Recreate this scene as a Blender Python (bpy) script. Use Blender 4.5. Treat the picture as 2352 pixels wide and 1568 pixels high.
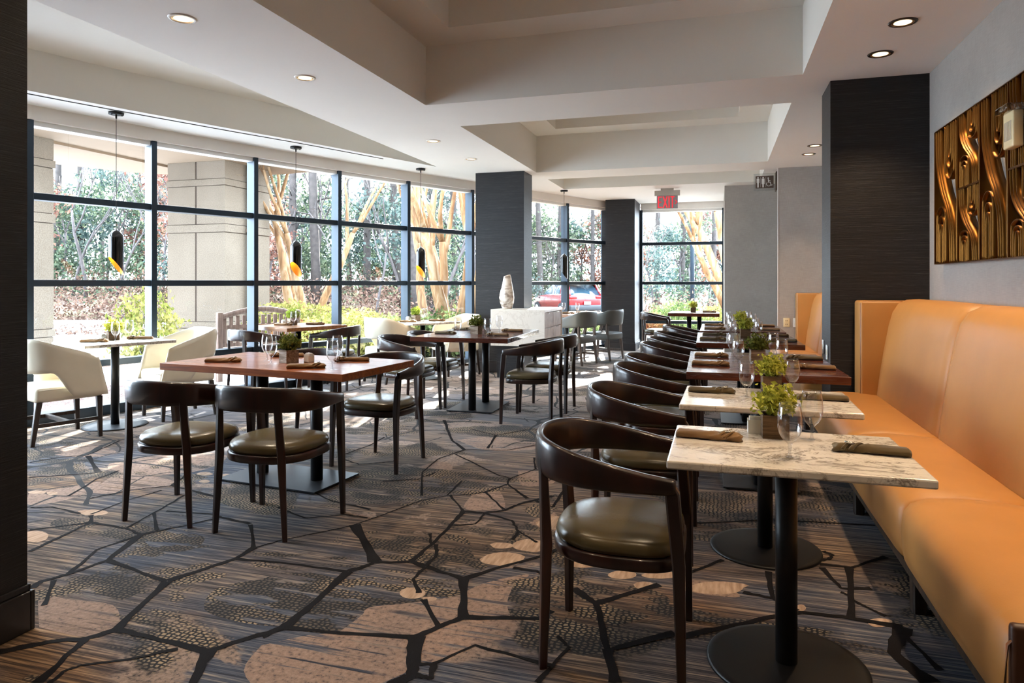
import bpy, bmesh, math, random
from mathutils import Vector, Matrix
import numpy as np
R = math.radians
for o in list(bpy.data.objects): bpy.data.objects.remove(o, do_unlink=True)
sc = bpy.context.scene
C = sc.collection
PI = math.pi

# ------------------------------------------------------------------ camera, sky, sun, exposure
H = 1.32
cam = bpy.data.objects.new('camera', bpy.data.cameras.new('camera')); C.objects.link(cam)
cam.location = (0, 0, H); cam.rotation_euler = (R(90), 0, math.atan(474 / 1568.))
cam.data.sensor_width = 36; cam.data.lens = 24.0; cam.data.shift_y = -134 / 2352.
cam.data.clip_start = 0.05; cam.data.clip_end = 400
sc.camera = cam
w = bpy.data.worlds.new('world'); sc.world = w; w.use_nodes = True
wn = w.node_tree; wn.nodes['Background'].inputs[0].default_value = (0.74, 0.87, 1.0, 1)
wn.nodes['Background'].inputs[1].default_value = 11
sun = bpy.data.objects.new('sun', bpy.data.lights.new('sun', 'SUN')); C.objects.link(sun)
sun.data.energy = 42; sun.data.angle = R(0.6); sun.data.color = (1, 0.93, 0.82)
SD = Vector((-0.20 * math.cos(R(31)), 0.98 * math.cos(R(31)), math.sin(R(31))))
sun.rotation_euler = SD.to_track_quat('Z', 'Y').to_euler()
sc.view_settings.view_transform = 'Standard'; sc.view_settings.look = 'None'
sc.view_settings.gamma = 1; sc.view_settings.use_curve_mapping = False
sc.view_settings.exposure = 0.95
try:
    sc.cycles.use_denoising = True; sc.cycles.denoiser = 'OPENIMAGEDENOISE'
    sc.cycles.max_bounces = 10; sc.cycles.diffuse_bounces = 6; sc.cycles.glossy_bounces = 3
    sc.cycles.transparent_max_bounces = 24; sc.cycles.transmission_bounces = 4
    sc.cycles.caustics_reflective = False; sc.cycles.caustics_refractive = False
    sc.cycles.sample_clamp_indirect = 6
except Exception: pass

# ------------------------------------------------------------------ materials
def s2l(c): return tuple((x / 12.92 if x <= 0.04045 else ((x + 0.055) / 1.055) ** 2.4) for x in c)
def rgb(r, g, b): return s2l((r / 255., g / 255., b / 255.)) + (1,)
class NT:
    def __init__(s, name):
        s.m = bpy.data.materials.new(name); s.m.use_nodes = True; s.t = s.m.node_tree
        s.b = s.t.nodes['Principled BSDF']; s.out = s.t.nodes['Material Output']
    def n(s, typ, **kw):
        n = s.t.nodes.new(typ)
        for k, v in kw.items():
            if k.startswith('_'): setattr(n, k[1:], v)
            else:
                i = n.inputs[int(k[1:])] if k[0] == 'i' and k[1:].isdigit() else n.inputs[k.replace('__', ' ')]
                if hasattr(v, 'links'): s.t.links.new(v, i)
                else: i.default_value = v
        return n
    def l(s, a, b): s.t.links.new(a, b)
    def coord(s, scale=(1, 1, 1), rot=(0, 0, 0), kind='Object'):
        tc = s.n('ShaderNodeTexCoord'); mp = s.n('ShaderNodeMapping', i0=tc.outputs[kind])
        mp.inputs[3].default_value = scale; mp.inputs[2].default_value = rot
        return mp.outputs[0]
    def noise(s, vec, scale, detail=4, rough=0.5, dist=0):
        return s.n('ShaderNodeTexNoise', Vector=vec, Scale=scale, Detail=detail, Roughness=rough, Distortion=dist).outputs[0]
    def ramp(s, fac, stops, interp='LINEAR'):
        r = s.n('ShaderNodeValToRGB', i0=fac); r.color_ramp.interpolation = interp
        e = r.color_ramp.elements
        while len(e) < len(stops): e.new(0.5)
        for k, (p, c) in enumerate(stops):
            e[k].position = p; e[k].color = c if len(c) == 4 else tuple(c) + (1,)
        return r.outputs[0]
    def mix(s, f, a, b, blend='MIX'):
        m = s.n('ShaderNodeMix', _data_type='RGBA', _blend_type=blend)
        for sock, v in ((m.inputs[0], f), (m.inputs[6], a), (m.inputs[7], b)):
            if hasattr(v, 'links'): s.l(v, sock)
            else: sock.default_value = v
        return m.outputs[2]
    def math(s, op, a, b=0.0, c=None):
        m = s.n('ShaderNodeMath', _operation=op, i0=a, i1=b)
        if c is not None: m.inputs[2].default_value = c
        return m.outputs[0]
    def bump(s, h, strength=0.3, dist=0.01):
        b = s.n('ShaderNodeBump', Height=h, Strength=strength, Distance=dist); s.l(b.outputs[0], s.b.inputs['Normal'])
    def done(s, color=None, rough=0.5, metal=0.0, spec=0.5, coat=0.0, sheen=0.0):
        b = s.b
        if color is not None:
            if hasattr(color, 'links'): s.l(color, b.inputs['Base Color'])
            else: b.inputs['Base Color'].default_value = color
        if hasattr(rough, 'links'): s.l(rough, b.inputs['Roughness'])
        else: b.inputs['Roughness'].default_value = rough
        b.inputs['Metallic'].default_value = metal; b.inputs['Specular IOR Level'].default_value = spec
        b.inputs['Coat Weight'].default_value = coat; b.inputs['Coat Roughness'].default_value = 0.08
        b.inputs['Sheen Weight'].default_value = sheen
        return s.m
def plain(name, color, rough=0.5, metal=0.0, spec=0.5, coat=0.0, var=0.08, vs=6.0, bump=0.0, bs=200.0):
    t = NT(name); v = t.coord()
    n = t.noise(v, vs, 3)
    lo = tuple(c * (1 - var) for c in color[:3]) + (1,); hi = tuple(min(1, c * (1 + var)) for c in color[:3]) + (1,)
    col = t.ramp(n, [(0.3, lo), (0.7, hi)])
    if bump: t.bump(t.noise(v, bs, 2), bump, 0.002)
    return t.done(col, rough, metal, spec, coat)

M = {}
M['ceiling'] = plain('ceiling_paint', rgb(240, 238, 234), 0.85, spec=0.25, var=0.015, vs=1.2)
M['coffer'] = plain('coffer_paint', rgb(228, 225, 217), 0.85, spec=0.2, var=0.015, vs=1.2)
M['header'] = plain('header_paint', rgb(232, 228, 222), 0.85, spec=0.2, var=0.02, vs=1.5)
def wallpaper():
    t = NT('linen_wallpaper'); v = t.coord(); big = t.noise(v, 1.6, 5, 0.6)
    a = t.noise(t.coord((300, 300, 12)), 1, 2); b = t.noise(t.coord((14, 14, 330)), 1, 2)
    c = t.ramp(big, [(0.25, rgb(152, 146, 140)), (0.75, rgb(176, 170, 163))])
    c = t.mix(0.22, c, t.ramp(t.math('MULTIPLY', a, b), [(0.1, rgb(120, 114, 108)), (0.45, rgb(205, 200, 194))]))
    t.bump(t.math('ADD', a, b), 0.15, 0.001)
    return t.done(c, 0.7, spec=0.3)
M['wall'] = wallpaper()
def darkpaper():
    t = NT('grasscloth_wallpaper')
    h = t.noise(t.coord((1.6, 1.6, 170)), 1, 4, 0.65)
    f = t.noise(t.coord((9, 9, 420)), 1, 3, 0.6)
    c = t.ramp(t.math('MULTIPLY', h, f), [(0.14, rgb(10, 10, 12)), (0.32, rgb(31, 31, 36)), (0.46, rgb(78, 73, 71))])
    t.bump(t.math('ADD', h, f), 0.45, 0.004)
    return t.done(c, 0.5, spec=0.45)
M['dark_wall'] = darkpaper()
M['dark_base'] = plain('dark_baseboard_paint', rgb(34, 33, 36), 0.35, var=0.1)
M['frame'] = plain('window_metal_slate', rgb(38, 54, 68), 0.42, metal=0.3, var=0.06)
M['white_trim'] = plain('white_trim_paint', rgb(232, 232, 230), 0.5, var=0.02)

def thin_glass(name, tint=(0.97, 0.99, 1.0, 1), ior=1.45, rough=0.0, gain=1.0):
    t = NT(name); t.t.nodes.remove(t.b)
    tr = t.n('ShaderNodeBsdfTransparent', Color=tint); gl = t.n('ShaderNodeBsdfGlossy', Color=(1, 1, 1, 1), Roughness=rough)
    lw = t.n('ShaderNodeLayerWeight', Blend=0.5)
    f = t.math('ADD', t.math('MULTIPLY', t.math('POWER', lw.outputs['Facing'], 4.0), 0.75 * gain), 0.035)
    mx = t.n('ShaderNodeMixShader', i0=f, i1=tr.outputs[0], i2=gl.outputs[0])
    t.l(mx.outputs[0], t.out.inputs[0]); return t.m
M['pane'] = thin_glass('window_glass', (0.95, 0.985, 1.0, 1), 1.45)
def goblet_m():
    t = NT('goblet_glass'); t.t.nodes.remove(t.b); lw = t.n('ShaderNodeLayerWeight', Blend=0.5); f = lw.outputs['Facing']
    tr = t.n('ShaderNodeBsdfTransparent', Color=t.ramp(f, [(0.0, (.975,) * 3), (0.6, (.95,) * 3), (0.92, (.55, .57, .6)), (1.0, (.35, .37, .4))]))
    gl = t.n('ShaderNodeBsdfGlossy', Color=(1, 1, 1, 1), Roughness=0.03)
    k = t.math('ADD', t.math('MULTIPLY', t.math('POWER', f, 3.0), 0.7), 0.055)
    mx = t.n('ShaderNodeMixShader', i0=k, i1=tr.outputs[0], i2=gl.outputs[0]); t.l(mx.outputs[0], t.out.inputs[0]); return t.m
M['goblet'] = goblet_m()
M['goblet_stem'] = thin_glass('goblet_stem_glass', (.86, .87, .88, 1), 1.45, .04, 1.1)
M['goblet_foot'] = thin_glass('goblet_foot_glass', (.95, .955, .96, 1), 1.45, .05, .45)

def carpet(mode=''):
    t = NT('patterned_carpet' + mode); v = t.coord()
    streak = t.noise(t.coord((1.3, 50, 1)), 1.0, 6, 0.68)
    streak2 = t.noise(t.coord((3.2, 170, 1), rot=(0, 0, 0)), 1.0, 3, 0.6)
    st = t.math('ADD', t.math('MULTIPLY', streak, 0.62), t.math('MULTIPLY', streak2, 0.38))
    big = t.noise(v, 0.75, 4, 0.55, 0.4)
    big2 = t.noise(t.coord((0.55, 1.1, 1), (0, 0, 0.4)), 1.25, 3, 0.5, 0.3)
    A = t.ramp(st, [(0.39, rgb(24, 18, 16)), (0.47, rgb(62, 50, 44)), (0.53, rgb(108, 92, 78)), (0.61, rgb(160, 136, 112))])
    B = t.ramp(st, [(0.39, rgb(22, 25, 34)), (0.48, rgb(52, 58, 74)), (0.54, rgb(88, 90, 98)), (0.62, rgb(150, 138, 126))])
    D = t.ramp(st, [(0.38, rgb(28, 18, 12)), (0.47, rgb(76, 54, 34)), (0.54, rgb(128, 96, 62)), (0.62, rgb(172, 138, 102))])
    base = t.mix(t.ramp(big, [(0.42, (0, 0, 0)), (0.56, (1, 1, 1))]), B, A)
    base = t.mix(t.ramp(big2, [(0.55, (0, 0, 0)), (0.68, (0.8, 0.8, 0.8))]), base, D)
    # plain pale blotches with speckle
    sp = t.noise(v, 46, 3, 0.7)
    pale = t.ramp(sp, [(0.36, rgb(72, 68, 68)), (0.45, rgb(126, 108, 97)), (0.7, rgb(156, 136, 122))])
    pm = t.ramp(t.noise(t.coord((0.8, 1.5, 1)), 1.15, 5, 0.6, 0.6), [(0.60, (0, 0, 0)), (0.62, (1, 1, 1))])
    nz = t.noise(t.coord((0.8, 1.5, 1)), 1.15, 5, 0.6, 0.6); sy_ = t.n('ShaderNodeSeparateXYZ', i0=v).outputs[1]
    bias = t.n('ShaderNodeMapRange', i0=sy_, i1=4.2, i2=6.5, i3=0.0, i4=0.10).outputs[0]  # grows with distance: daylight on the mid-floor painted into the carpet colour
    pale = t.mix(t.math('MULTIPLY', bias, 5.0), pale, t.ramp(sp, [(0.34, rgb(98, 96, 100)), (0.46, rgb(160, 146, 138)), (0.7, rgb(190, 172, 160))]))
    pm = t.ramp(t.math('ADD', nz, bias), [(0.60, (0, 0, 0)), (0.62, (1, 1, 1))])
    if mode == '_pale':
        pm = t.ramp(t.noise(t.coord((1.0, 30, 1)), 1.0, 4, 0.6), [(0.42, (0, 0, 0)), (0.47, (1, 1, 1))])
        pm = t.mix(t.ramp(t.noise(v, 2.0, 3), [(0.46, (0, 0, 0)), (0.54, (1, 1, 1))]), pm, (1, 1, 1, 1))
        pale = t.ramp(sp, [(0.32, rgb(78, 68, 66)), (0.44, rgb(132, 110, 97)), (0.7, rgb(158, 134, 118))])
    base = t.mix(pm, base, pale)
    base = t.mix(t.math('MULTIPLY', bias, 3.6), base, t.mix(0.5, base, rgb(196, 184, 178)))  # far carpet lightened and pinked too, as painted-in daylight
    # honeycomb patches
    vor = t.n('ShaderNodeTexVoronoi', _feature='DISTANCE_TO_EDGE', _voronoi_dimensions='2D', Vector=t.coord((1, 1.25, 1)), Scale=44, Randomness=0.65)
    hm = t.n('ShaderNodeTexNoise', Vector=t.coord((0.9, 1.6, 1), (0, 0, 0.2)), Scale=1.05, Detail=5, Roughness=0.62, Distortion=0.5)
    cell = t.ramp(vor.outputs['Distance'], [(0.16, rgb(18, 16, 17)), (0.3, rgb(86, 74, 62))])
    cellb = t.ramp(vor.outputs['Distance'], [(0.15, rgb(18, 16, 17)), (0.26, rgb(158, 136, 108))])
    cell = t.mix(t.ramp(t.noise(v, 3, 2), [(0.45, (0, 0, 0)), (0.6, (1, 1, 1))]), cell, cellb)
    mask = t.ramp(t.math('ADD', hm.outputs[0], t.math('MULTIPLY', t.math('SUBTRACT', sp, 0.5), 0.06)), [(0.42, (1, 1, 1)), (0.455, (0, 0, 0))])
    if mode == '_comb': mask = t.ramp(t.noise(t.coord((1, 3, 1)), 4.0, 4, 0.6), [(0.44, (0, 0, 0)), (0.50, (1, 1, 1))])
    base = t.mix(mask, base, cell)
    # far network of dark lines
    sx = t.n('ShaderNodeSeparateXYZ', i0=v)
    dn = t.n('ShaderNodeTexNoise', Vector=v, Scale=1.6, Detail=2)
    dv = t.n('ShaderNodeVectorMath', _operation='SCALE', i0=dn.outputs[1], Scale=0.22)
    vv = t.n('ShaderNodeVectorMath', _operation='ADD', i0=v, i1=dv.outputs[0])
    v1 = t.n('ShaderNodeTexVoronoi', _feature='DISTANCE_TO_EDGE', _voronoi_dimensions='2D', Vector=vv.outputs[0], Scale=1.25)
    v2 = t.n('ShaderNodeTexVoronoi', _feature='DISTANCE_TO_EDGE', _voronoi_dimensions='2D', Vector=vv.outputs[0], Scale=2.3)
    wv = t.ramp(t.noise(v, 0.9, 2), [(0.4, (0.008,) * 3), (0.6, (0.03,) * 3)])
    l1 = t.math('LESS_THAN', v1.outputs[0], wv); l2 = t.math('LESS_THAN', v2.outputs[0], 0.018)
    l2 = t.math('MULTIPLY', l2, t.math('GREATER_THAN', t.noise(v, 0.8, 1), 0.47))
    far = t.math('GREATER_THAN', sx.outputs[1], 5.2)
    farx = t.math('LESS_THAN', t.math('ADD', sx.outputs[0], 3.6), 0.0)
    ln = t.math('MULTIPLY', t.math('MAXIMUM', l1, l2), t.math('MAXIMUM', far, farx))
    base = t.mix(ln, base, rgb(22, 21, 24))
    t.bump(t.noise(v, 340, 2), 0.5, 0.003)
    return t.done(base, 0.95, spec=0.12, sheen=0.1)
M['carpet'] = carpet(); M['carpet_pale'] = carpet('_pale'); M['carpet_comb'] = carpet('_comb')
M['carpet_line'] = plain('carpet_dark_vein', rgb(24, 22, 24), 0.95, spec=0.1, bump=0.5, bs=340)
def stonem():
    t = NT('carpet_pale_pebble'); a = t.noise(t.coord((60, 8, 1), (0, 0, 0.5)), 1, 3)
    return t.done(t.ramp(a, [(0.3, rgb(150, 126, 108)), (0.7, rgb(190, 166, 146))]), 0.95, spec=0.1)
M['carpet_stone'] = stonem()

def leather(name, c, rough=0.38, var=0.06):
    t = NT(name); v = t.coord(); g = t.n('ShaderNodeTexVoronoi', Vector=v, Scale=260)
    n = t.noise(v, 3.5, 4)
    lo = tuple(x * (1 - var) for x in c[:3]) + (1,); hi = tuple(min(1, x * (1 + var)) for x in c[:3]) + (1,)
    t.bump(t.math('ADD', t.math('MULTIPLY', g.outputs[0], 0.3), t.noise(v, 9, 2)), 0.12, 0.003)
    return t.done(t.ramp(n, [(0.3, lo), (0.7, hi)]), rough, spec=0.5)
M['tan'] = leather('tan_leather', rgb(186, 130, 68), 0.46)
M['piping'] = plain('tan_piping', rgb(120, 74, 36), 0.5)
M['cream'] = leather('cream_leather', rgb(232, 222, 200), 0.36)
M['olive'] = leather('olive_leather', rgb(84, 74, 50), 0.27)
M['greyleather'] = leather('grey_leather', rgb(84, 87, 86), 0.45)
def wood(name, dark, mid, light, scale=1.0, rough=0.25, coat=0.3, axis=(3, 40, 40)):
    t = NT(name); v = t.coord(tuple(a * scale for a in axis))
    g = t.noise(v, 1.0, 6, 0.62, 0.8); k = t.noise(t.coord((0.9, 6, 6)), 1.2, 3, 0.5, 1.0)
    c = t.ramp(g, [(0.28, dark), (0.5, mid), (0.74, light)])
    c = t.mix(t.math('MULTIPLY', k, 0.35), c, dark)
    return t.done(c, t.ramp(g, [(0.3, (rough + 0.1,) * 3), (0.7, (rough,) * 3)]), spec=0.5, coat=coat)
M['espresso'] = wood('espresso_wood', rgb(13, 6, 5), rgb(32, 13, 9), rgb(60, 26, 16), 1, 0.28, 0.35, (6, 6, 1.2))
M['leg_wood'] = wood('dark_leg_wood', rgb(22, 16, 12), rgb(48, 36, 28), rgb(80, 62, 48), 1, 0.4, 0.1, (20, 20, 2))
M['grey_wood'] = wood('weathered_brown_wood', rgb(44, 34, 28), rgb(84, 68, 58), rgb(118, 98, 84), 1, 0.45, 0.05, (20, 20, 2))
M['top_cherry'] = wood('cherry_table_wood', rgb(92, 44, 20), rgb(146, 78, 36), rgb(184, 110, 56), 1, 0.26, 0.35)
M['top_walnut'] = wood('walnut_table_wood', rgb(46, 18, 11), rgb(84, 38, 24), rgb(118, 58, 36), 1, 0.22, 0.45)
M['top_oak'] = wood('golden_table_wood', rgb(92, 58, 32), rgb(150, 98, 54), rgb(190, 136, 84), 1, 0.28, 0.3)
def marble():
    t = NT('cream_marble'); v = t.coord()
    vr = t.coord((1, 2.2, 1), (0, 0, .7)); n1 = t.noise(vr, 2.4, 8, 0.64, 0.9); n2 = t.noise(vr, 8, 6, 0.65, 0.6); cl = t.noise(v, 3, 4, 0.5)
    e1 = t.math('ABSOLUTE', t.math('SUBTRACT', n1, 0.5)); e2 = t.math('ABSOLUTE', t.math('SUBTRACT', n2, 0.5))
    c = t.ramp(cl, [(0.35, rgb(212, 204, 192)), (0.65, rgb(234, 228, 218))])
    c = t.mix(t.ramp(e2, [(0.0, (0.4,) * 3), (0.02, (0, 0, 0))]), c, rgb(150, 138, 122))
    c = t.mix(t.ramp(e1, [(0.0, (0.8,) * 3), (0.018, (0, 0, 0))]), c, rgb(104, 92, 80))
    return t.done(c, 0.16, spec=0.5, coat=0.15)
M['marble'] = marble()
def quartz():
    t = NT('white_quartz'); v = t.coord(); n1 = t.noise(v, 3.5, 6, 0.6, 1.5)
    e = t.math('ABSOLUTE', t.math('SUBTRACT', n1, 0.5))
    return t.done(t.mix(t.ramp(e, [(0, (0.35,) * 3), (0.03, (0, 0, 0))]), rgb(232, 226, 216), rgb(190, 178, 164)), 0.3, spec=0.5)
M['quartz'] = quartz()
M['drawer_wood'] = wood('bleached_drawer_wood', rgb(150, 134, 124), rgb(184, 168, 158), rgb(206, 192, 182), 1, 0.5, 0.0, (20, 3, 3))
M['steel'] = plain('dark_plate_metal', rgb(62, 66, 72), 0.42, metal=0.8, var=0.06)
M['black_metal'] = plain('black_powder_metal', rgb(20, 20, 22), 0.42, metal=0.3, var=0.05)
M['pend_black'] = plain('pendant_black_enamel', rgb(12, 12, 13), 0.12, spec=0.6, coat=0.4)
M['silver'] = plain('silver_cutlery', rgb(190, 188, 184), 0.18, metal=1.0)
M['napkin'] = None
def napkin_m(name, c):
    t = NT(name); v = t.coord(); n = t.noise(v, 12, 4)
    lo = tuple(x * 0.78 for x in c[:3]) + (1,)
    t.bump(t.noise(v, 600, 2), 0.3, 0.001)
    return t.done(t.ramp(n, [(0.35, lo), (0.65, c)]), 0.85, spec=0.2, sheen=0.2)
M['napkin'] = napkin_m('brown_napkin_cloth', rgb(128, 98, 64))
M['napkin_olive'] = napkin_m('olive_napkin_cloth', rgb(92, 78, 52))
M['box_wood'] = wood('whitewashed_box_wood', rgb(74, 58, 42), rgb(138, 118, 98), rgb(190, 176, 160), 1, 0.75, 0, (8, 60, 60))
M['box_dark'] = wood('brown_box_wood', rgb(50, 36, 22), rgb(92, 70, 46), rgb(130, 104, 74), 1, 0.75, 0, (8, 8, 90))
def leafm(name, c1, c2, trans=0.45, rough=0.5):
    t = NT(name); t.t.nodes.remove(t.b)
    g = t.n('ShaderNodeNewGeometry'); col = t.ramp(g.outputs['Random Per Island'], [(0.0, c1), (1.0, c2)])
    d = t.n('ShaderNodeBsdfDiffuse', Color=col); tr = t.n('ShaderNodeBsdfTranslucent', Color=col)
    mx = t.n('ShaderNodeMixShader', i0=trans, i1=d.outputs[0], i2=tr.outputs[0]); t.l(mx.outputs[0], t.out.inputs[0]); return t.m
M['leaf_lime'] = leafm('lime_leaf', rgb(128, 136, 42), rgb(206, 204, 96), 0.35)
M['leaf_dark'] = leafm('dark_green_leaf', rgb(62, 74, 34), rgb(122, 126, 60), 0.3)
M['leaf_mid'] = leafm('mid_green_leaf', rgb(96, 120, 44), rgb(164, 178, 74), 0.35)
M['fol_green'] = leafm('forest_green_leaf', rgb(44, 58, 50), rgb(102, 114, 92), 0.35)
M['fol_teal'] = leafm('forest_bluegreen_leaf', rgb(48, 64, 64), rgb(106, 120, 114), 0.35)
M['fol_red'] = leafm('forest_russet_leaf', rgb(92, 60, 54), rgb(138, 104, 90), 0.35)
M['bush_yellow'] = leafm('bush_yellow_green_leaf', rgb(88, 98, 44), rgb(158, 148, 88), 0.35)
M['bush_green'] = leafm('bush_green_leaf', rgb(52, 72, 40), rgb(112, 122, 78), 0.35)
M['bush_red'] = leafm('bush_reddish_leaf', rgb(116, 66, 48), rgb(150, 120, 80), 0.35)
M['litter'] = leafm('leaf_litter_leaf', rgb(56, 42, 38), rgb(130, 106, 94), 0.15)
M['twig'] = plain('grey_bark', rgb(74, 68, 68), 0.9, var=0.3, vs=5)
M['bark'] = plain('pine_bark', rgb(58, 52, 50), 0.9, var=0.35, vs=7)
def crepe():
    t = NT('crepe_myrtle_bark'); n = t.noise(t.coord((6, 6, 1.4)), 1, 5, 0.6, 1.0)
    return t.done(t.ramp(n, [(0.35, rgb(92, 66, 44)), (0.5, rgb(130, 100, 70)), (0.65, rgb(150, 130, 106))]), 0.7, spec=0.2)
M['crepe'] = crepe()
def pillarm():
    t = NT('precast_stone'); v = t.coord(); n = t.noise(v, 60, 3); b = t.noise(v, 1.2, 4)
    c = t.mix(0.4, t.ramp(n, [(0.4, rgb(94, 84, 73)), (0.6, rgb(116, 105, 94))]), t.ramp(b, [(0.3, rgb(96, 86, 74)), (0.7, rgb(118, 107, 95))]))
    return t.done(c, 0.85, spec=0.2)
M['pillar'] = pillarm()
M['groove'] = plain('shadow_joint_sealant', rgb(56, 44, 36), 0.9)
M['soffit'] = plain('porch_soffit_stucco', rgb(124, 104, 84), 0.9, var=0.05)
M['concrete'] = plain('pale_concrete', rgb(206, 208, 210), 0.85, var=0.1, vs=2.0)
def asphalt():
    t = NT('driveway_concrete'); n = t.noise(t.coord((0.25, 1.6, 1), (0, 0, 0.5)), 1, 4, 0.6)
    return t.done(t.ramp(n, [(0.35, rgb(160, 166, 176)), (0.6, rgb(208, 210, 214))]), 0.85, spec=0.2)
M['drive'] = asphalt()
def ground():
    t = NT('leaf_strewn_ground'); v = t.coord(); n = t.noise(v, 14, 5, 0.7); b = t.noise(v, 0.9, 4)
    c = t.ramp(n, [(0.35, rgb(40, 30, 28)), (0.5, rgb(84, 66, 58)), (0.62, rgb(134, 114, 102))])
    c = t.mix(t.ramp(b, [(0.5, (0, 0, 0)), (0.65, (0.5,) * 3)]), c, rgb(120, 124, 80))
    t.bump(n, 0.6, 0.03); return t.done(c, 0.9, spec=0.2)
M['ground'] = ground()
def mulchm():
    t = NT('wood_mulch'); v = t.coord(); n = t.noise(v, 34, 5, 0.7)
    t.bump(n, 0.8, 0.02)
    return t.done(t.ramp(n, [(0.4, rgb(44, 32, 34)), (0.55, rgb(112, 88, 84)), (0.66, rgb(190, 164, 152))]), 0.9, spec=0.2)
M['mulch'] = mulchm()
M['bench_wood'] = wood('weathered_bench_wood', rgb(62, 46, 38), rgb(98, 76, 64), rgb(132, 110, 96), 1, 0.7, 0, (20, 20, 3))
M['brass'] = plain('aged_brass_ribbon', rgb(104, 66, 22), 0.36, metal=0.9, var=0.15, vs=9)
M['gold_in'] = plain('gold_leaf_lining', rgb(236, 150, 56), 0.35, metal=0.2)
M['red_car'] = plain('red_car_paint', rgb(118, 22, 30), 0.25, coat=0.6)
M['car_glass'] = plain('dark_car_glass', rgb(40, 58, 70), 0.08, spec=0.8)
M['car_black'] = plain('black_car_plastic', rgb(40, 44, 50), 0.5)
M['tyre'] = plain('tyre_rubber', rgb(26, 26, 28), 0.8)
M['rim'] = plain('wheel_rim_alloy', rgb(150, 152, 156), 0.3, metal=0.8)
M['tail'] = plain('tail_light_plastic', rgb(190, 20, 26), 0.2)
M['plate_white'] = plain('plate_white', rgb(214, 216, 220), 0.5)
M['ivory'] = plain('ivory_plastic', rgb(226, 210, 168), 0.4)
M['white_plastic'] = plain('white_plastic', rgb(226, 226, 222), 0.4)
M['sign_grey'] = plain('sign_housing_grey', rgb(176, 170, 160), 0.45)
M['sign_face'] = plain('sign_face_frosted', rgb(150, 150, 154), 0.5)
M['sign_brown'] = plain('sign_brown', rgb(82, 66, 54), 0.5)
M['sign_frost'] = thin_glass('clear_acrylic', (0.88, 0.9, 0.9, 1), 1.45, 0.05, 1.5)
M['lamp_rim'] = plain('downlight_white_ring', rgb(214, 208, 200), 0.35)
M['lamp_rim_dark'] = plain('downlight_bronze_ring', rgb(44, 34, 28), 0.35)
M['cone'] = plain('downlight_gold_cone', rgb(220, 180, 130), 0.22, metal=0.7)
def emit(name, c, s):
    t = NT(name); t.b.inputs['Base Color'].default_value = c; t.b.inputs['Emission Color'].default_value = c; t.b.inputs['Emission Strength'].default_value = s
    return t.m
M['bulb'] = emit('warm_bulb', (1.0, 0.76, 0.46, 1), 1.1)
M['red_lit'] = emit('lit_red_letter', (1.0, 0.05, 0.07, 1), 0.28)
def vasem():
    t = NT('smoky_glazed_ceramic'); v = t.coord(); n = t.noise(t.coord((4, 4, 9), (0.3, 0.2, 0)), 1, 4, 0.6, 0.8)
    c = t.ramp(n, [(0.38, rgb(120, 104, 92)), (0.48, rgb(196, 184, 172)), (0.56, rgb(228, 222, 214))])
    return t.done(c, 0.12, spec=0.6, coat=0.5)
M['vase'] = vasem()

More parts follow.
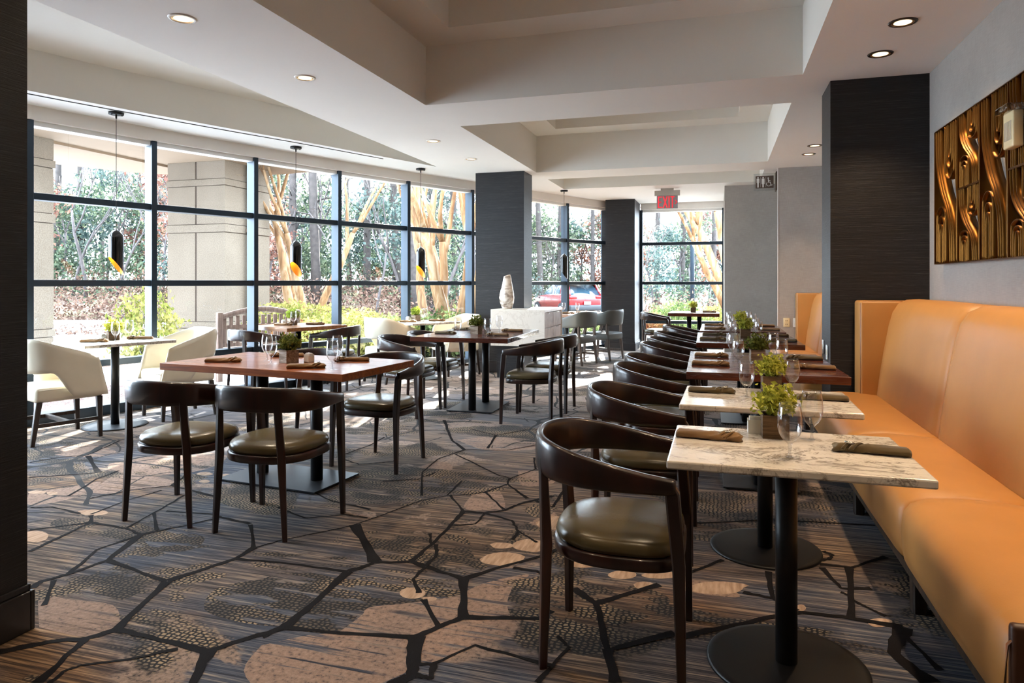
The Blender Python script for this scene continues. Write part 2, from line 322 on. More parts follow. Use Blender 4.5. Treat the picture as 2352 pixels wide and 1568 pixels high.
# ------------------------------------------------------------------ mesh helpers
class MB:
    def __init__(s): s.v = []; s.f = []; s.m = []; s.sm = []
    def add(s, vs, fs, mat=0, smooth=True):
        b = len(s.v); s.v += [tuple(p) for p in vs]
        for f in fs: s.f.append(tuple(i + b for i in f)); s.m.append(mat); s.sm.append(smooth)
    def box(s, x0, x1, y0, y1, z0, z1, mat=0, T=None):
        p = [(x, y, z) for z in (z0, z1) for y in (y0, y1) for x in (x0, x1)]
        if T: p = [T @ Vector(q) for q in p]
        s.add(p, [(0, 2, 3, 1), (4, 5, 7, 6), (0, 1, 5, 4), (2, 6, 7, 3), (0, 4, 6, 2), (1, 3, 7, 5)], mat, False)
    def rbox(s, x0, x1, y0, y1, z0, z1, r, seg=3, mat=0, T=None, smooth=True):
        bm = bmesh.new(); bmesh.ops.create_cube(bm, size=1)
        for q in bm.verts: q.co = Vector(((x0 + x1) / 2 + q.co.x * (x1 - x0), (y0 + y1) / 2 + q.co.y * (y1 - y0), (z0 + z1) / 2 + q.co.z * (z1 - z0)))
        bmesh.ops.bevel(bm, geom=bm.edges[:], offset=r, segments=seg, profile=0.5, affect='EDGES')
        bm.verts.ensure_lookup_table()
        s.add([(T @ q.co) if T else q.co[:] for q in bm.verts], [[q.index for q in f.verts] for f in bm.faces], mat, smooth); bm.free()
    def rings(s, rings, cap0=True, cap1=True, mat=0, smooth=True):
        n = len(rings[0]); vs = [p for r in rings for p in r]; fs = []
        for i in range(len(rings) - 1):
            for j in range(n):
                k = (j + 1) % n; fs.append((i * n + j, i * n + k, (i + 1) * n + k, (i + 1) * n + j))
        if cap0: fs.append(tuple(range(n - 1, -1, -1)))
        if cap1: fs.append(tuple((len(rings) - 1) * n + j for j in range(n)))
        s.add(vs, fs, mat, smooth)
    def lathe(s, prof, n=24, cx=0, cy=0, mat=0, cap0=False, cap1=False, smooth=True):
        s.rings([[(cx + r * math.cos(2 * PI * j / n), cy + r * math.sin(2 * PI * j / n), z) for j in range(n)] for r, z in prof], cap0, cap1, mat, smooth)
    def cyl(s, cx, cy, z0, z1, r, n=24, mat=0, r2=None):
        s.lathe([(r, z0), (r if r2 is None else r2, z1)], n, cx, cy, mat, True, True)
    def tube(s, pts, rad, n=8, mat=0, caps=True):
        pts = [Vector(p) for p in pts]; rings = []; up = Vector((0, 0, 1))
        for i, p in enumerate(pts):
            a = pts[max(0, i - 1)]; b = pts[min(len(pts) - 1, i + 1)]; t = (b - a).normalized()
            u = t.cross(up); u = t.cross(Vector((1, 0, 0))) if u.length < 0.1 else u
            u.normalize(); v = t.cross(u); r = rad[i] if hasattr(rad, '__len__') else rad
            rings.append([tuple(p + r * (math.cos(2 * PI * j / n) * u + math.sin(2 * PI * j / n) * v)) for j in range(n)])
        s.rings(rings, caps, caps, mat)
    def leg(s, p0, p1, w0, d0, w1, d1, rz=0.0, mat=0):
        def sq(p, a, b):
            r = 0.25; o = []
            for sx, sy in ((1, 1), (-1, 1), (-1, -1), (1, -1)):
                pts = [(sx * a / 2, sy * b / 2 * (1 - r)), (sx * a / 2 * (1 - r), sy * b / 2)]
                if sx * sy < 0: pts.reverse()
                o += pts
            c, q = math.cos(rz), math.sin(rz)
            return [(p[0] + x * c - y * q, p[1] + x * q + y * c, p[2]) for x, y in o]
        s.rings([sq(p0, w0, d0), sq(p1, w1, d1)], True, True, mat, False)
    def sweep(s, pts, half_t, half_h, n=12, e=0.55, mat=0):
        pts = [Vector(p) for p in pts]; rings = []
        for i, p in enumerate(pts):
            a = pts[max(0, i - 1)]; b = pts[min(len(pts) - 1, i + 1)]; t = b - a; t.z = 0; t.normalize()
            nx = Vector((t.y, -t.x, 0)); ring = []
            for j in range(n):
                th = 2 * PI * j / n; c, q = math.cos(th), math.sin(th)
                ring.append(tuple(p + nx * (half_t[i] * math.copysign(abs(c) ** e, c)) + Vector((0, 0, half_h[i] * math.copysign(abs(q) ** e, q)))))
            rings.append(ring)
        s.rings(rings, True, True, mat)
    def poly(s, pts, z, mat=0, flip=False):
        f = list(range(len(pts)));
        if flip: f.reverse()
        s.add([(p[0], p[1], z) for p in pts], [tuple(f)], mat, False)
    def prism(s, pts, z0, z1, mat=0):
        n = len(pts); s.add([(p[0], p[1], z0) for p in pts] + [(p[0], p[1], z1) for p in pts],
            [tuple(range(n - 1, -1, -1)), tuple(range(n, 2 * n))] + [(i, (i + 1) % n, n + (i + 1) % n, n + i) for i in range(n)], mat, False)
    def build(s, name, mats, parent=None, loc=None, rz=None, bevel=0, T=None, fixn=False):
        me = bpy.data.meshes.new(name); vs = s.v if T is None else [tuple(T @ Vector(p)) for p in s.v]
        me.from_pydata(vs, [], s.f)
        for mm in (mats if isinstance(mats, (list, tuple)) else [mats]): me.materials.append(mm)
        me.polygons.foreach_set('material_index', s.m); me.polygons.foreach_set('use_smooth', s.sm)
        if fixn:
            bm = bmesh.new(); bm.from_mesh(me); bmesh.ops.recalc_face_normals(bm, faces=bm.faces[:]); bm.to_mesh(me); bm.free()
        me.update(); o = bpy.data.objects.new(name, me); C.objects.link(o)
        if parent: o.parent = parent
        if loc is not None: o.location = loc
        if rz is not None: o.rotation_euler = (0, 0, rz)
        if bevel:
            b = o.modifiers.new('bevel', 'BEVEL'); b.width = bevel; b.segments = 2; b.limit_method = 'ANGLE'; b.angle_limit = R(40)
        return o
def tag(o, label, cat, group=None, kind=None):
    o['label'] = label; o['category'] = cat
    if group: o['group'] = group
    if kind: o['kind'] = kind
    return o
def thing(name, label, cat, loc=(0, 0, 0), rz=0, group=None):
    o = bpy.data.objects.new(name, None); C.objects.link(o); o.location = loc; o.rotation_euler = (0, 0, rz); o.empty_display_size = 0.1
    return tag(o, label, cat, group)
def struct(name, mb, m, parent=None, bevel=0, fixn=False):
    o = mb.build(name, m, parent, bevel=bevel, fixn=fixn)
    if parent is None: o['kind'] = 'structure'
    return o
used = set()
def place(root, loc, rz=0, label=None, group=None):
    """first use moves the original itself, later uses copy it with its parts"""
    if root.name not in used: used.add(root.name); r = root
    else:
        r = root.copy(); C.objects.link(r)
        for ch in list(root.children):
            c = ch.copy(); C.objects.link(c); c.parent = r
            for g in ch.children:
                d = g.copy(); C.objects.link(d); d.parent = c
    r.location = loc; r.rotation_euler = (0, 0, rz)
    if label: r['label'] = label
    if group: r['group'] = group
    return r
def cr(pts, n=6):
    P = [Vector(p) for p in pts]; out = []
    for i in range(len(P) - 1):
        a = P[max(0, i - 1)]; b = P[i]; c = P[i + 1]; d = P[min(len(P) - 1, i + 2)]
        for k in range(n):
            t = k / n; out.append(0.5 * ((2 * b) + (c - a) * t + (2 * a - 5 * b + 4 * c - d) * t * t + (3 * b - a - 3 * c + d) * t ** 3))
    out.append(P[-1]); return out

# ------------------------------------------------------------------ floor with its woven veins
WIN = [(-6.36, 2.30), (-6.26, 3.52), (-6.07, 4.74), (-5.74, 5.85), (-5.32, 6.97), (-4.87, 8.12), (-4.38, 9.23), (-3.80, 10.40), (-3.22, 11.60), (-2.72, 12.68), (-2.13, 13.72)]
fl = MB()
fl.poly([(1.58, -1.6), (1.58, 14.4), (-2.13, 14.4)] + [WIN[-1]] + WIN[::-1][1:] + [(-6.36, -1.6)], 0.0)
VEINS = [
 (.030,[(0,1497),(115,1473),(196,1467),(268,1445)]),(.030,[(268,1445),(383,1335)]),(.022,[(383,1335),(247,1286)]),(.030,[(383,1335),(541,1283),(584,1258)]),
 (.018,[(584,1258),(575,1205)]),(.012,[(584,1258),(639,1243),(810,1207),(969,1149),(1028,1138),(1060,1105)]),(.018,[(541,1283),(672,1295),(799,1313)]),(.026,[(268,1445),(341,1462),(477,1497)]),
 (.028,[(477,1497),(554,1471),(654,1440)]),(.034,[(477,1497),(443,1568),(430,1600)]),(.026,[(196,1467),(85,1568)]),(.014,[(115,1568),(145,1543),(183,1528),(298,1514),(409,1490)]),
 (.026,[(68,1352),(94,1335),(158,1318),(247,1286),(324,1228)]),(.018,[(158,1318),(222,1262),(324,1228)]),(.02,[(324,1228),(358,1220),(426,1207),(507,1188),(575,1203)]),(.018,[(324,1228),(290,1213),(209,1200)]),
 (.02,[(209,1200),(209,1183)]),(.018,[(209,1200),(68,1217)]),(.02,[(68,1266),(179,1213),(209,1200)]),(.012,[(290,1213),(354,1177),(426,1136)]),(.016,[(354,1177),(360,1217)]),
 (.016,[(102,1390),(124,1332)]),(.014,[(68,1166),(119,1164),(183,1179)]),(.012,[(209,1181),(298,1147),(371,1126)]),(.014,[(68,1096),(170,1090),(226,1085)]),(.03,[(226,1085),(202,1047)]),
 (.014,[(68,1062),(128,1051),(202,1045),(277,1011)]),(.014,[(158,1139),(222,1100),(273,1081)]),(.018,[(392,1117),(426,1092)]),(.012,[(205,1145),(298,1126),(392,1115),(494,1139)]),
 (.014,[(443,1128),(499,1143),(490,1181),(507,1188)]),(.012,[(383,1173),(490,1181)]),
 (.046,[(815,1205),(861,1290)]),(.028,[(799,1313),(861,1292),(944,1290),(977,1301)]),(.034,[(799,1313),(727,1380),(654,1440)]),(.024,[(600,1462),(654,1440)]),(.024,[(654,1440),(745,1451),(955,1464)]),
 (.03,[(955,1464),(1009,1440),(1064,1417)]),(.034,[(1064,1417),(1065,1330)]),(.026,[(977,1301),(1065,1330)]),(.026,[(1065,1330),(1136,1306),(1252,1274),(1302,1252)]),
 (.022,[(944,1290),(991,1250),(1035,1207),(1064,1174)]),(.014,[(991,1250),(988,1225)]),(.014,[(1064,1174),(1035,1138)]),(.024,[(1064,1174),(1114,1178),(1158,1172),(1198,1156),(1270,1139)]),
 (.012,[(1114,1178),(1093,1203),(1035,1207)]),(.016,[(1114,1178),(1176,1196),(1191,1221),(1176,1239)]),(.012,[(1191,1221),(1234,1246)]),(.045,[(955,1464),(948,1522),(948,1550),(911,1568),(890,1585)]),
 (.014,[(955,1524),(995,1525),(1089,1482),(1270,1529)]),(.02,[(995,1525),(991,1558),(955,1551)]),(.026,[(1064,1417),(1238,1422),(1267,1402)]),(.02,[(1009,1440),(973,1377)]),
 (.016,[(977,1301),(950,1330),(962,1362)]),(.018,[(977,1301),(1002,1275),(1002,1250)]),(.02,[(1180,1304),(1234,1312),(1263,1326)]),(.012,[(968,1138),(970,1085),(1006,1054),(1067,1033)]),
 (.022,[(1067,1033),(1038,1011),(1033,1000),(1020,965)]),(.012,[(1067,1033),(1165,1034),(1274,1014)]),(.012,[(1046,1043),(1143,1091),(1172,1098),(1230,1078),(1274,1087)]),(.016,[(1172,1098),(1165,1112),(1212,1145)]),
 (.014,[(1114,1130),(1158,1170)]),(.012,[(1230,1078),(1227,1051)]),(.014,[(792,1043),(850,1022),(883,1004)]),(.012,[(788,1054),(825,1067),(904,1060),(915,1043)]),(.012,[(1028,1138),(1071,1136),(1114,1130),(1165,1112)]),
 (.026,[(1558,1462),(1669,1441),(1797,1411),(1852,1407),(1958,1420),(2073,1441)]),(.018,[(1575,1320),(1660,1286)]),(.02,[(1765,1313),(1775,1373),(1767,1373),(1707,1360)]),(.02,[(1775,1373),(1831,1403)]),
 (.02,[(1877,1288),(1907,1283),(1912,1275),(1890,1266)]),(.02,[(1882,1296),(1958,1303),(2035,1279)]),(.02,[(1890,1305),(1933,1352),(2001,1352)]),(.026,[(1952,1305),(1954,1418)]),(.014,[(1954,1377),(2035,1416)]),
 (.014,[(1933,1360),(1952,1369)]),(.05,[(2073,1441),(2052,1501),(2137,1568)]),(.02,[(2073,1454),(2159,1539)]),(.03,[(1370,1386),(1515,1343)]),(.03,[(1315,1352),(1370,1386),(1396,1492),(1549,1454)]),
 (.034,[(1396,1492),(1413,1568)]),(.014,[(1281,1462),(1307,1488),(1234,1568)]),(.014,[(1592,1202),(1771,1194),(2010,1207)]),
 (.014,[(1245,1110),(1290,1090),(1330,1100)]),(.02,[(1230,1150),(1270,1165),(1300,1120)]),(.012,[(1080,985),(1140,1000),(1220,985),(1300,1000)]),(.02,[(1140,1000),(1120,1030)]),
 (.014,[(700,1120),(760,1150),(850,1170)]),(.012,[(640,1165),(700,1190),(790,1182),(845,1190)]),(.012,[(880,1105),(960,1100),(1000,1085)]),
]
PEB = [(1158,1284,52,16),(1216,1252,36,14),(1151,1253,25,7),(948,1362,29,13),(986,1375,18,5),(1430,1320,38,10),(1515,1320,42,9),(1652,1350,64,15),(1226,1254,28,14),(1839,1396,11,8),(213,1177,32,7),(81,1232,30,13),
       (470,1088,18,4),(520,1092,14,4),(470,1105,12,4),(1270,1200,36,16),(1340,1295,40,9),(2020,1430,30,10),(85,1130,22,4),(120,1133,14,4),(1480,1345,26,9)]
_yaw = math.atan(474 / 1568.)
def fpt(px, py):
    d = H * 1568. / (py - 650.); u = (px - 1176) / 1568.
    return Vector((d * (-math.sin(_yaw) + u * math.cos(_yaw)), d * (math.cos(_yaw) + u * math.sin(_yaw)), 0))
rnd = random.Random(4)
zz = 0.0012
for wd, pl in VEINS:
    K = [fpt(*p) for p in pl]; P = [K[i].lerp(K[i + 1], k / 5) + Vector((rnd.uniform(-1, 1), rnd.uniform(-1, 1), 0)) * .004 for i in range(len(K) - 1) for k in range(5)] + [K[-1]]
    n = len(P); vs = []; zz += 0.000012
    for i, p in enumerate(P):
        t = (P[min(n - 1, i + 1)] - P[max(0, i - 1)]).normalized(); nn = Vector((-t.y, t.x, 0))
        e = min(i, n - 1 - i) / max(1, n - 1); ww = wd * (0.44 + 0.30 * (1 - 2 * e) ** 2) * (0.85 + 0.3 * rnd.random())
        vs += [(p.x + nn.x * ww, p.y + nn.y * ww, zz), (p.x - nn.x * ww, p.y - nn.y * ww, zz)]
    fl.add(vs, [(2 * i + 1, 2 * i + 3, 2 * i + 2, 2 * i) for i in range(n - 1)], 1, False)
for k, (cx, cy, rx_, ry_) in enumerate(PEB):
    rr = [1 + 0.16 * rnd.uniform(-1, 1) for _ in range(6)]
    pts = [fpt(cx + rx_ * math.cos(a) * rr[int(a / 1.05) % 6], cy + ry_ * math.sin(a)) for a in [2 * PI * j / 18 for j in range(18)]]
    fl.add([(p.x, p.y, 0.0009 + k * 1e-5) for p in pts], [tuple(range(17, -1, -1))], 2, False)
PALE = [[(780,1450),(832,1412),(846,1395),(926,1386),(1000,1376),(1055,1366),(1065,1417),(1009,1440),(955,1464)], [(1075,1355),(1110,1340),(1170,1325),(1215,1320),(1180,1350),(1165,1380),(1170,1415),(1065,1417),(1068,1370)],
 [(90,1440),(92,1365),(150,1375),(260,1390),(268,1440),(196,1462)], [(600,1482),(745,1455),(940,1468),(945,1520),(930,1545),(800,1590),(620,1590),(560,1540)], [(1005,1445),(1060,1420),(1238,1426),(1200,1460),(1090,1480),(1000,1520),(965,1520),(962,1470)],
 [(1208,1205),(1270,1175),(1285,1215),(1235,1217)], [(68,1130),(150,1120),(232,1106),(180,1140),(68,1160)], [(250,1065),(330,1050),(420,1040),(520,1045),(480,1075),(380,1090),(260,1085)], [(280,1080),(360,1095),(400,1108),(300,1128),(210,1130)],
 [(900,1090),(1010,1060),(1040,1075),(1000,1095),(960,1100)], [(1050,1010),(1150,1000),(1260,1005),(1240,1030),(1120,1034)], [(1090,1130),(1140,1120),(1160,1165),(1110,1172),(1065,1165)], [(1190,1080),(1270,1085),(1270,1110),(1200,1115)],
 [(1000,960),(1100,965),(1200,975),(1160,995),(1040,990)], [(1560,1330),(1650,1340),(1700,1370),(1620,1365),(1560,1350)], [(1080,900),(1200,890),(1300,905),(1250,930),(1130,925)], [(1300,880),(1400,865),(1430,890),(1340,905)], [(70,1035),(200,1020),(270,1040),(180,1050)]]
COMB = [[(600,1330),(680,1310),(790,1330),(850,1325),(985,1330),(1060,1335),(1060,1365),(926,1386),(846,1395),(780,1450),(700,1450),(655,1440),(560,1430),(470,1400),(500,1350)], [(840,1220),(980,1222),(1070,1235),(1090,1280),(1120,1300),(1070,1320),(980,1300),(900,1285),(860,1270)],
 [(1180,1340),(1250,1330),(1290,1345),(1290,1440),(1190,1420),(1165,1390)], [(800,1110),(830,1080),(960,1090),(1150,1090),(1170,1120),(1060,1140),(960,1160),(820,1150)], [(1200,1170),(1275,1135),(1285,1165),(1240,1190)], [(1560,1200),(1640,1190),(1800,1210),(1830,1240),(1700,1250),(1600,1240)],
 [(330,1240),(420,1225),(470,1235),(440,1262),(360,1262)], [(1300,1380),(1360,1345),(1480,1350),(1540,1380),(1480,1420),(1380,1440),(1310,1420)], [(120,1195),(200,1180),(240,1190),(190,1215),(120,1212)], [(790,975),(870,968),(960,985),(930,1000),(800,996)], [(1230,1060),(1280,1050),(1290,1085),(1240,1085)]]
for k, (lst, mi) in enumerate(((PALE, 3), (COMB, 4))):
    for q, pl in enumerate(lst):
        P = [fpt(*p) for p in pl]; P = cr(P + [P[0]], 4)[:-1]; ar = sum(a.x * b_.y - b_.x * a.y for a, b_ in zip(P, P[1:] + P[:1]))
        if ar < 0: P.reverse()
        fl.add([(p.x, p.y, 0.0004 + .0002 * k + q * 5e-6) for p in P], [tuple(range(len(P)))], mi, False)
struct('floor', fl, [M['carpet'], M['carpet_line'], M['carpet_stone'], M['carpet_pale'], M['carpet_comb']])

# ------------------------------------------------------------------ ceiling
Z1, Z2, Z3, Z4 = 2.96, 3.32, 3.50, 3.74
XA, XB = -2.584, 0.636
COF = [(-1.0, 5.80), (6.68, 9.80), (10.50, 11.68)]
BC = [tuple(p[:2]) for p in cr([(-6.05, 1.9, 0), (-5.9, 3.2, 0), (-5.62, 4.40, 0), (-5.02, 5.93, 0), (-4.60, 6.90, 0), (-4.22, 7.86, 0), (-3.80, 8.9, 0)], 5)]
ce = MB()
def rect(x0, x1, y0, y1, z, mat=0): ce.add([(x0, y0, z), (x0, y1, z), (x1, y1, z), (x1, y0, z)], [(0, 1, 2, 3)], mat, False)
rect(XB, 1.58, -1.6, 14.4, Z1); rect(-3.8, XA, -1.6, 10.4, Z1)
ce.poly([(-3.8, 10.4), (-3.22, 11.6), (-2.72, 12.68), (XA, 12.94), (XA, 10.4)], Z1)
ys = [-1.6] + [y for c in COF for y in c] + [14.4]
for i in range(0, len(ys) - 2, 2): rect(XA, XB, ys[i], ys[i + 1], Z1)
ce.poly([(XA, ys[-2]), (XA, 12.94), (-2.13, 13.72), (-2.13, 14.4), (XB, 14.4), (XB, ys[-2])], Z1)
for k, (y0, y1) in enumerate(COF):
    for (a, b) in (((XA, y0), (XA, y1)), ((XA, y1), (XB, y1)), ((XB, y1), (XB, y0)), ((XB, y0), (XA, y0))):
        ce.add([(a[0], a[1], Z1), (b[0], b[1], Z1), (b[0], b[1], Z3), (a[0], a[1], Z3)], [(0, 1, 2, 3)], 1, False)
    if k == 2: rect(XA, XB, y0, y1, Z3, 1); continue
    o_ = 0.38; a0, a1, b0, b1 = XA + o_, XB - o_, y0 + o_, y1 - o_
    rect(XA, XB, y0, b0, Z3, 1); rect(XA, XB, b1, y1, Z3, 1); rect(XA, a0, b0, b1, Z3, 1); rect(a1, XB, b0, b1, Z3, 1)
    for (a, b) in (((a0, b0), (a0, b1)), ((a0, b1), (a1, b1)), ((a1, b1), (a1, b0)), ((a1, b0), (a0, b0))):
        ce.add([(a[0], a[1], Z3), (b[0], b[1], Z3), (b[0], b[1], Z4), (a[0], a[1], Z4)], [(0, 1, 2, 3)], 1, False)
    rect(a0, a1, b0, b1, Z4, 1)
wl = [(x - 0.02, y) for x, y in WIN]
soff = [p for p in wl if p[1] <= 9.3]
ce.poly([(-6.36, -1.6)] + soff + [(-4.3, 9.4), (-3.8, 9.4)] + BC[::-1] + [(-6.05, -1.6)], Z1, 0)
ce.poly([(-3.8, 9.4), (-4.3, 9.4), (-3.82, 10.40), (-3.8, 10.4)], Z1, 0)
ce.poly([(-3.8, -1.6), (-6.05, -1.6)] + BC, Z2, 1)
fb = [(-6.05, -1.6)] + BC
for a, b in zip(fb[:-1], fb[1:]): ce.add([(a[0], a[1], Z1), (b[0], b[1], Z1), (b[0], b[1], Z2), (a[0], a[1], Z2)], [(0, 1, 2, 3)], 1, False)
ce.add([(-3.8, -1.6, Z1), (-3.8, 8.9, Z1), (-3.8, 8.9, Z2), (-3.8, -1.6, Z2)], [(3, 2, 1, 0)], 1, False)
struct('ceiling', ce, [M['ceiling'], M['coffer']])
sl = MB()
for off, wd, m_ in ((0.10, 0.012, 0),):
    ps = [Vector((x, y, 0)) for x, y in BC if 2.8 < y < 8.3]
    for i in range(len(ps) - 1):
        t = (ps[i + 1] - ps[i]).normalized(); n = Vector((-t.y, t.x, 0))
        a, b = ps[i] + n * off, ps[i + 1] + n * off
        sl.add([(a.x, a.y, Z1 - .006), (b.x, b.y, Z1 - .006), (b.x + n.x * wd, b.y + n.y * wd, Z1 - .006), (a.x + n.x * wd, a.y + n.y * wd, Z1 - .006),
                (a.x, a.y, Z1), (b.x, b.y, Z1), (b.x + n.x * wd, b.y + n.y * wd, Z1), (a.x + n.x * wd, a.y + n.y * wd, Z1)],
               [(0, 3, 2, 1), (0, 1, 5, 4), (2, 3, 7, 6)], 0, False)
struct('trim_2', sl, M['black_metal'])  # linear slot diffuser, a thin black strip along the soffit

# ------------------------------------------------------------------ walls
def wallbox(name, x0, x1, y0, y1, z0, z1, m, parent=None):
    b = MB(); b.box(x0, x1, y0, y1, z0, z1); return struct(name, b, m, parent)
wallbox('wall_right', 1.58, 1.76, -1.6, 10.4, 0, 3.8, M['wall'])
b = MB(); b.prism([(.81, 10.4), (1.76, 10.4), (1.76, 14.5), (.10, 14.5), (.10, 12.05), (.932, 12.05)], 0, 3.8); struct('wall_back', b, M['wall'])
wallbox('trim_1', 0.803, 0.815, 10.394, 10.402, 0, Z1, M['white_trim'])
wallbox('wall_front', -6.5, 1.76, -1.75, -1.6, 0, 3.8, M['wall'])
wallbox('wall_left', -6.55, -6.36, -1.6, 2.30, 0, 3.8, M['wall'])
b = MB(); b.prism([(-6.56, -1.76), (1.8, -1.76), (1.8, 14.5), (-2.26, 14.5)] + [(x - .10, y + .04) for x, y in WIN[::-1]], 3.80, 3.95); struct('ceiling_slab', b, M['ceiling'])['kind'] = 'structure'
def column(name, x0, x1, y0, y1, sides):
    b = MB(); b.box(x0, x1, y0, y1, 0, Z1); c = struct(name, b, M['dark_wall'])
    q = MB(); t = 0.018
    for sd in sides:
        if sd == 'f': q.box(x0 - t, x1 + t, y0 - t, y0, 0, 0.15); q.box(x0 - t * .5, x1 + t * .5, y0 - t * .5, y0, 0.15, 0.175)
        if sd == 'k': q.box(x0 - t, x1 + t, y1, y1 + t, 0, 0.15); q.box(x0 - t * .5, x1 + t * .5, y1, y1 + t * .5, 0.15, 0.175)
        if sd == 'r': q.box(x1, x1 + t, y0, y1, 0, 0.15); q.box(x1, x1 + t * .5, y0, y1, 0.15, 0.175)
        if sd == 'l': q.box(x0 - t, x0, y0, y1, 0, 0.15); q.box(x0 - t * .5, x0, y0, y1, 0.15, 0.175)
    struct('baseboard', q, M['dark_base'], c, bevel=0.004)
    return c
column('pillar_near', -3.25, -2.52, 1.2, 1.955, 'frkl')
column('pillar_centre', -3.47, -2.72, 9.60, 10.05, 'frkl')
column('pillar_far', -2.13, -1.56, 13.42, 14.45, 'fr')
column('pillar_right', 0.87, 1.58, 6.05, 6.52, 'fl')

# ------------------------------------------------------------------ windows
def window(idx, P, Q, rails=(0.52, 1.32, 2.13), last=False, head=2.83):
    P = Vector((P[0], P[1], 0)); Q = Vector((Q[0], Q[1], 0)); L = (Q - P).length
    rz = math.atan2(Q.y - P.y, Q.x - P.x)
    root = bpy.data.objects.new('window_%d' % idx, None); C.objects.link(root); root.location = P; root.rotation_euler = (0, 0, rz); root['kind'] = 'structure'
    f = MB(); wv, dp = 0.028, 0.16     # local x along the wall, local +y outside (left of P->Q)
    f.box(-wv, wv, 0.0, dp, 0.0, head)
    if last: f.box(L - wv, L + wv, 0.0, dp, 0.0, head)
    for z in rails: f.box(wv, L - wv, 0.02, dp - 0.01, z - 0.032, z + 0.032)
    f.box(wv, L - wv, -0.01, dp, 0.0, 0.10)
    wt = MB(); wt.box(wv, L - wv, 0.03, dp, head - 0.045, head); wt.build('head_trim', M['white_trim'], root)
    f.build('window_frame', M['frame'], root, bevel=0.003)
    g = MB(); zs = [0.10] + [z + s for z in rails for s in (-0.032, 0.032)] + [head - 0.05]
    for i in range(0, len(zs), 2): g.add([(wv, 0.10, zs[i]), (L - wv, 0.10, zs[i]), (L - wv, 0.10, zs[i + 1]), (wv, 0.10, zs[i + 1])], [(0, 1, 2, 3)], 0, False)
    g.build('pane', M['pane'], root)
    hd = MB(); hd.box(-0.01, L + 0.01, -0.02, dp, head, 3.8); h = hd.build('header', M['header'], root)
    return root
for i in range(len(WIN) - 1): window(i + 1, WIN[i], WIN[i + 1], last=(i in (len(WIN) - 2,)))
wfar = window(11, (-1.53, 14.30), (0.10, 14.30), last=True)
b = MB()
for a, c in ((WIN[-1], (-2.13, 14.4)),): b.box(-2.25, -2.13, 13.7, 14.5, 0, 3.8)
struct('wall_corner', b, M['dark_wall'])

# ------------------------------------------------------------------ downlights, their light, and added coffer spots
def downlight_proto(dark):
    t = thing('recessed_downlight', '', 'ceiling light', group='recessed downlights in the ceiling')
    r = MB(); r.lathe([(0.064, -0.001), (0.066, -0.007), (0.080, -0.006), (0.085, 0.0)], 32); r.build('trim_ring', M['lamp_rim_dark' if dark else 'lamp_rim'], t)
    c = MB(); c.lathe([(0.066, -0.006), (0.060, -0.0045), (0.052, -0.003)], 32); c.build('reflector_cone', M['cone'], t)
    c = MB(); c.lathe([(0.052, -0.003), (0.025, -0.002), (0.0005, -0.002)], 32); c.build('lamp_lens', M['bulb'], t)
    return t
dlw, dld = downlight_proto(False), downlight_proto(True)
DL = [(-3.18, 3.46, 0, 'white-ringed downlight nearest the camera along the window-side ceiling strip'),
      (-3.16, 4.74, 0, 'second downlight from the camera on the window-side ceiling strip'),
      (-3.15, 7.28, 0, 'downlight before the dark centre pillar, between two coffers'),
      (-3.13, 8.48, 0, 'small downlight closest to the top of the dark centre pillar'),
      (1.11, 4.82, 1, 'dark-ringed downlight on the right, farther of the pair from the dark pillar'),
      (1.11, 5.44, 1, 'dark-ringed downlight just in front of the dark right pillar'),
      (1.10, 8.84, 1, 'half-hidden downlight touching the edge of the right pillar beyond it'),
      (1.10, 9.40, 1, 'downlight in front of the outlet wall in the far alcove')]
def spot(x, y, z, e, size, col=(1.0, 0.66, 0.36), blend=0.7, rad=0.05):
    l = bpy.data.objects.new('downlight_glow', bpy.data.lights.new('downlight_glow', 'SPOT')); C.objects.link(l)
    l.location = (x, y, z); l.data.energy = e; l.data.spot_size = R(size); l.data.spot_blend = blend; l.data.color = col; l.data.shadow_soft_size = rad
    return l
for x, y, k, lb in DL:
    place(dld if k else dlw, (x, y, Z1), 0, lb)
    spot(x, y, Z1 - 0.015, 44 if k else 60, 100, (1.0, 0.70, 0.42) if k else (1.0, 0.80, 0.58))
# the same two rows carry on over the camera, outside the picture
for x, y, e in ((1.11, 3.30, 52), (1.11, 2.70, 52), (1.11, 1.2, 30), (-3.2, 2.2, 40), (-3.2, 0.4, 40)):
    spot(x, y, Z1 - 0.015, e, 105, (1.0, 0.70, 0.42) if x > 0 else (1.0, 0.80, 0.58))
for x, y in ((-1.9, 2.9), (-.15, 2.9), (-1.9, 1.0), (-.15, 1.0)): spot(x, y, Z4 - 0.02, 32, 95, (1.0, 0.76, 0.50))  # unseen spots without fixtures, added in the coffer to warm the near carpet

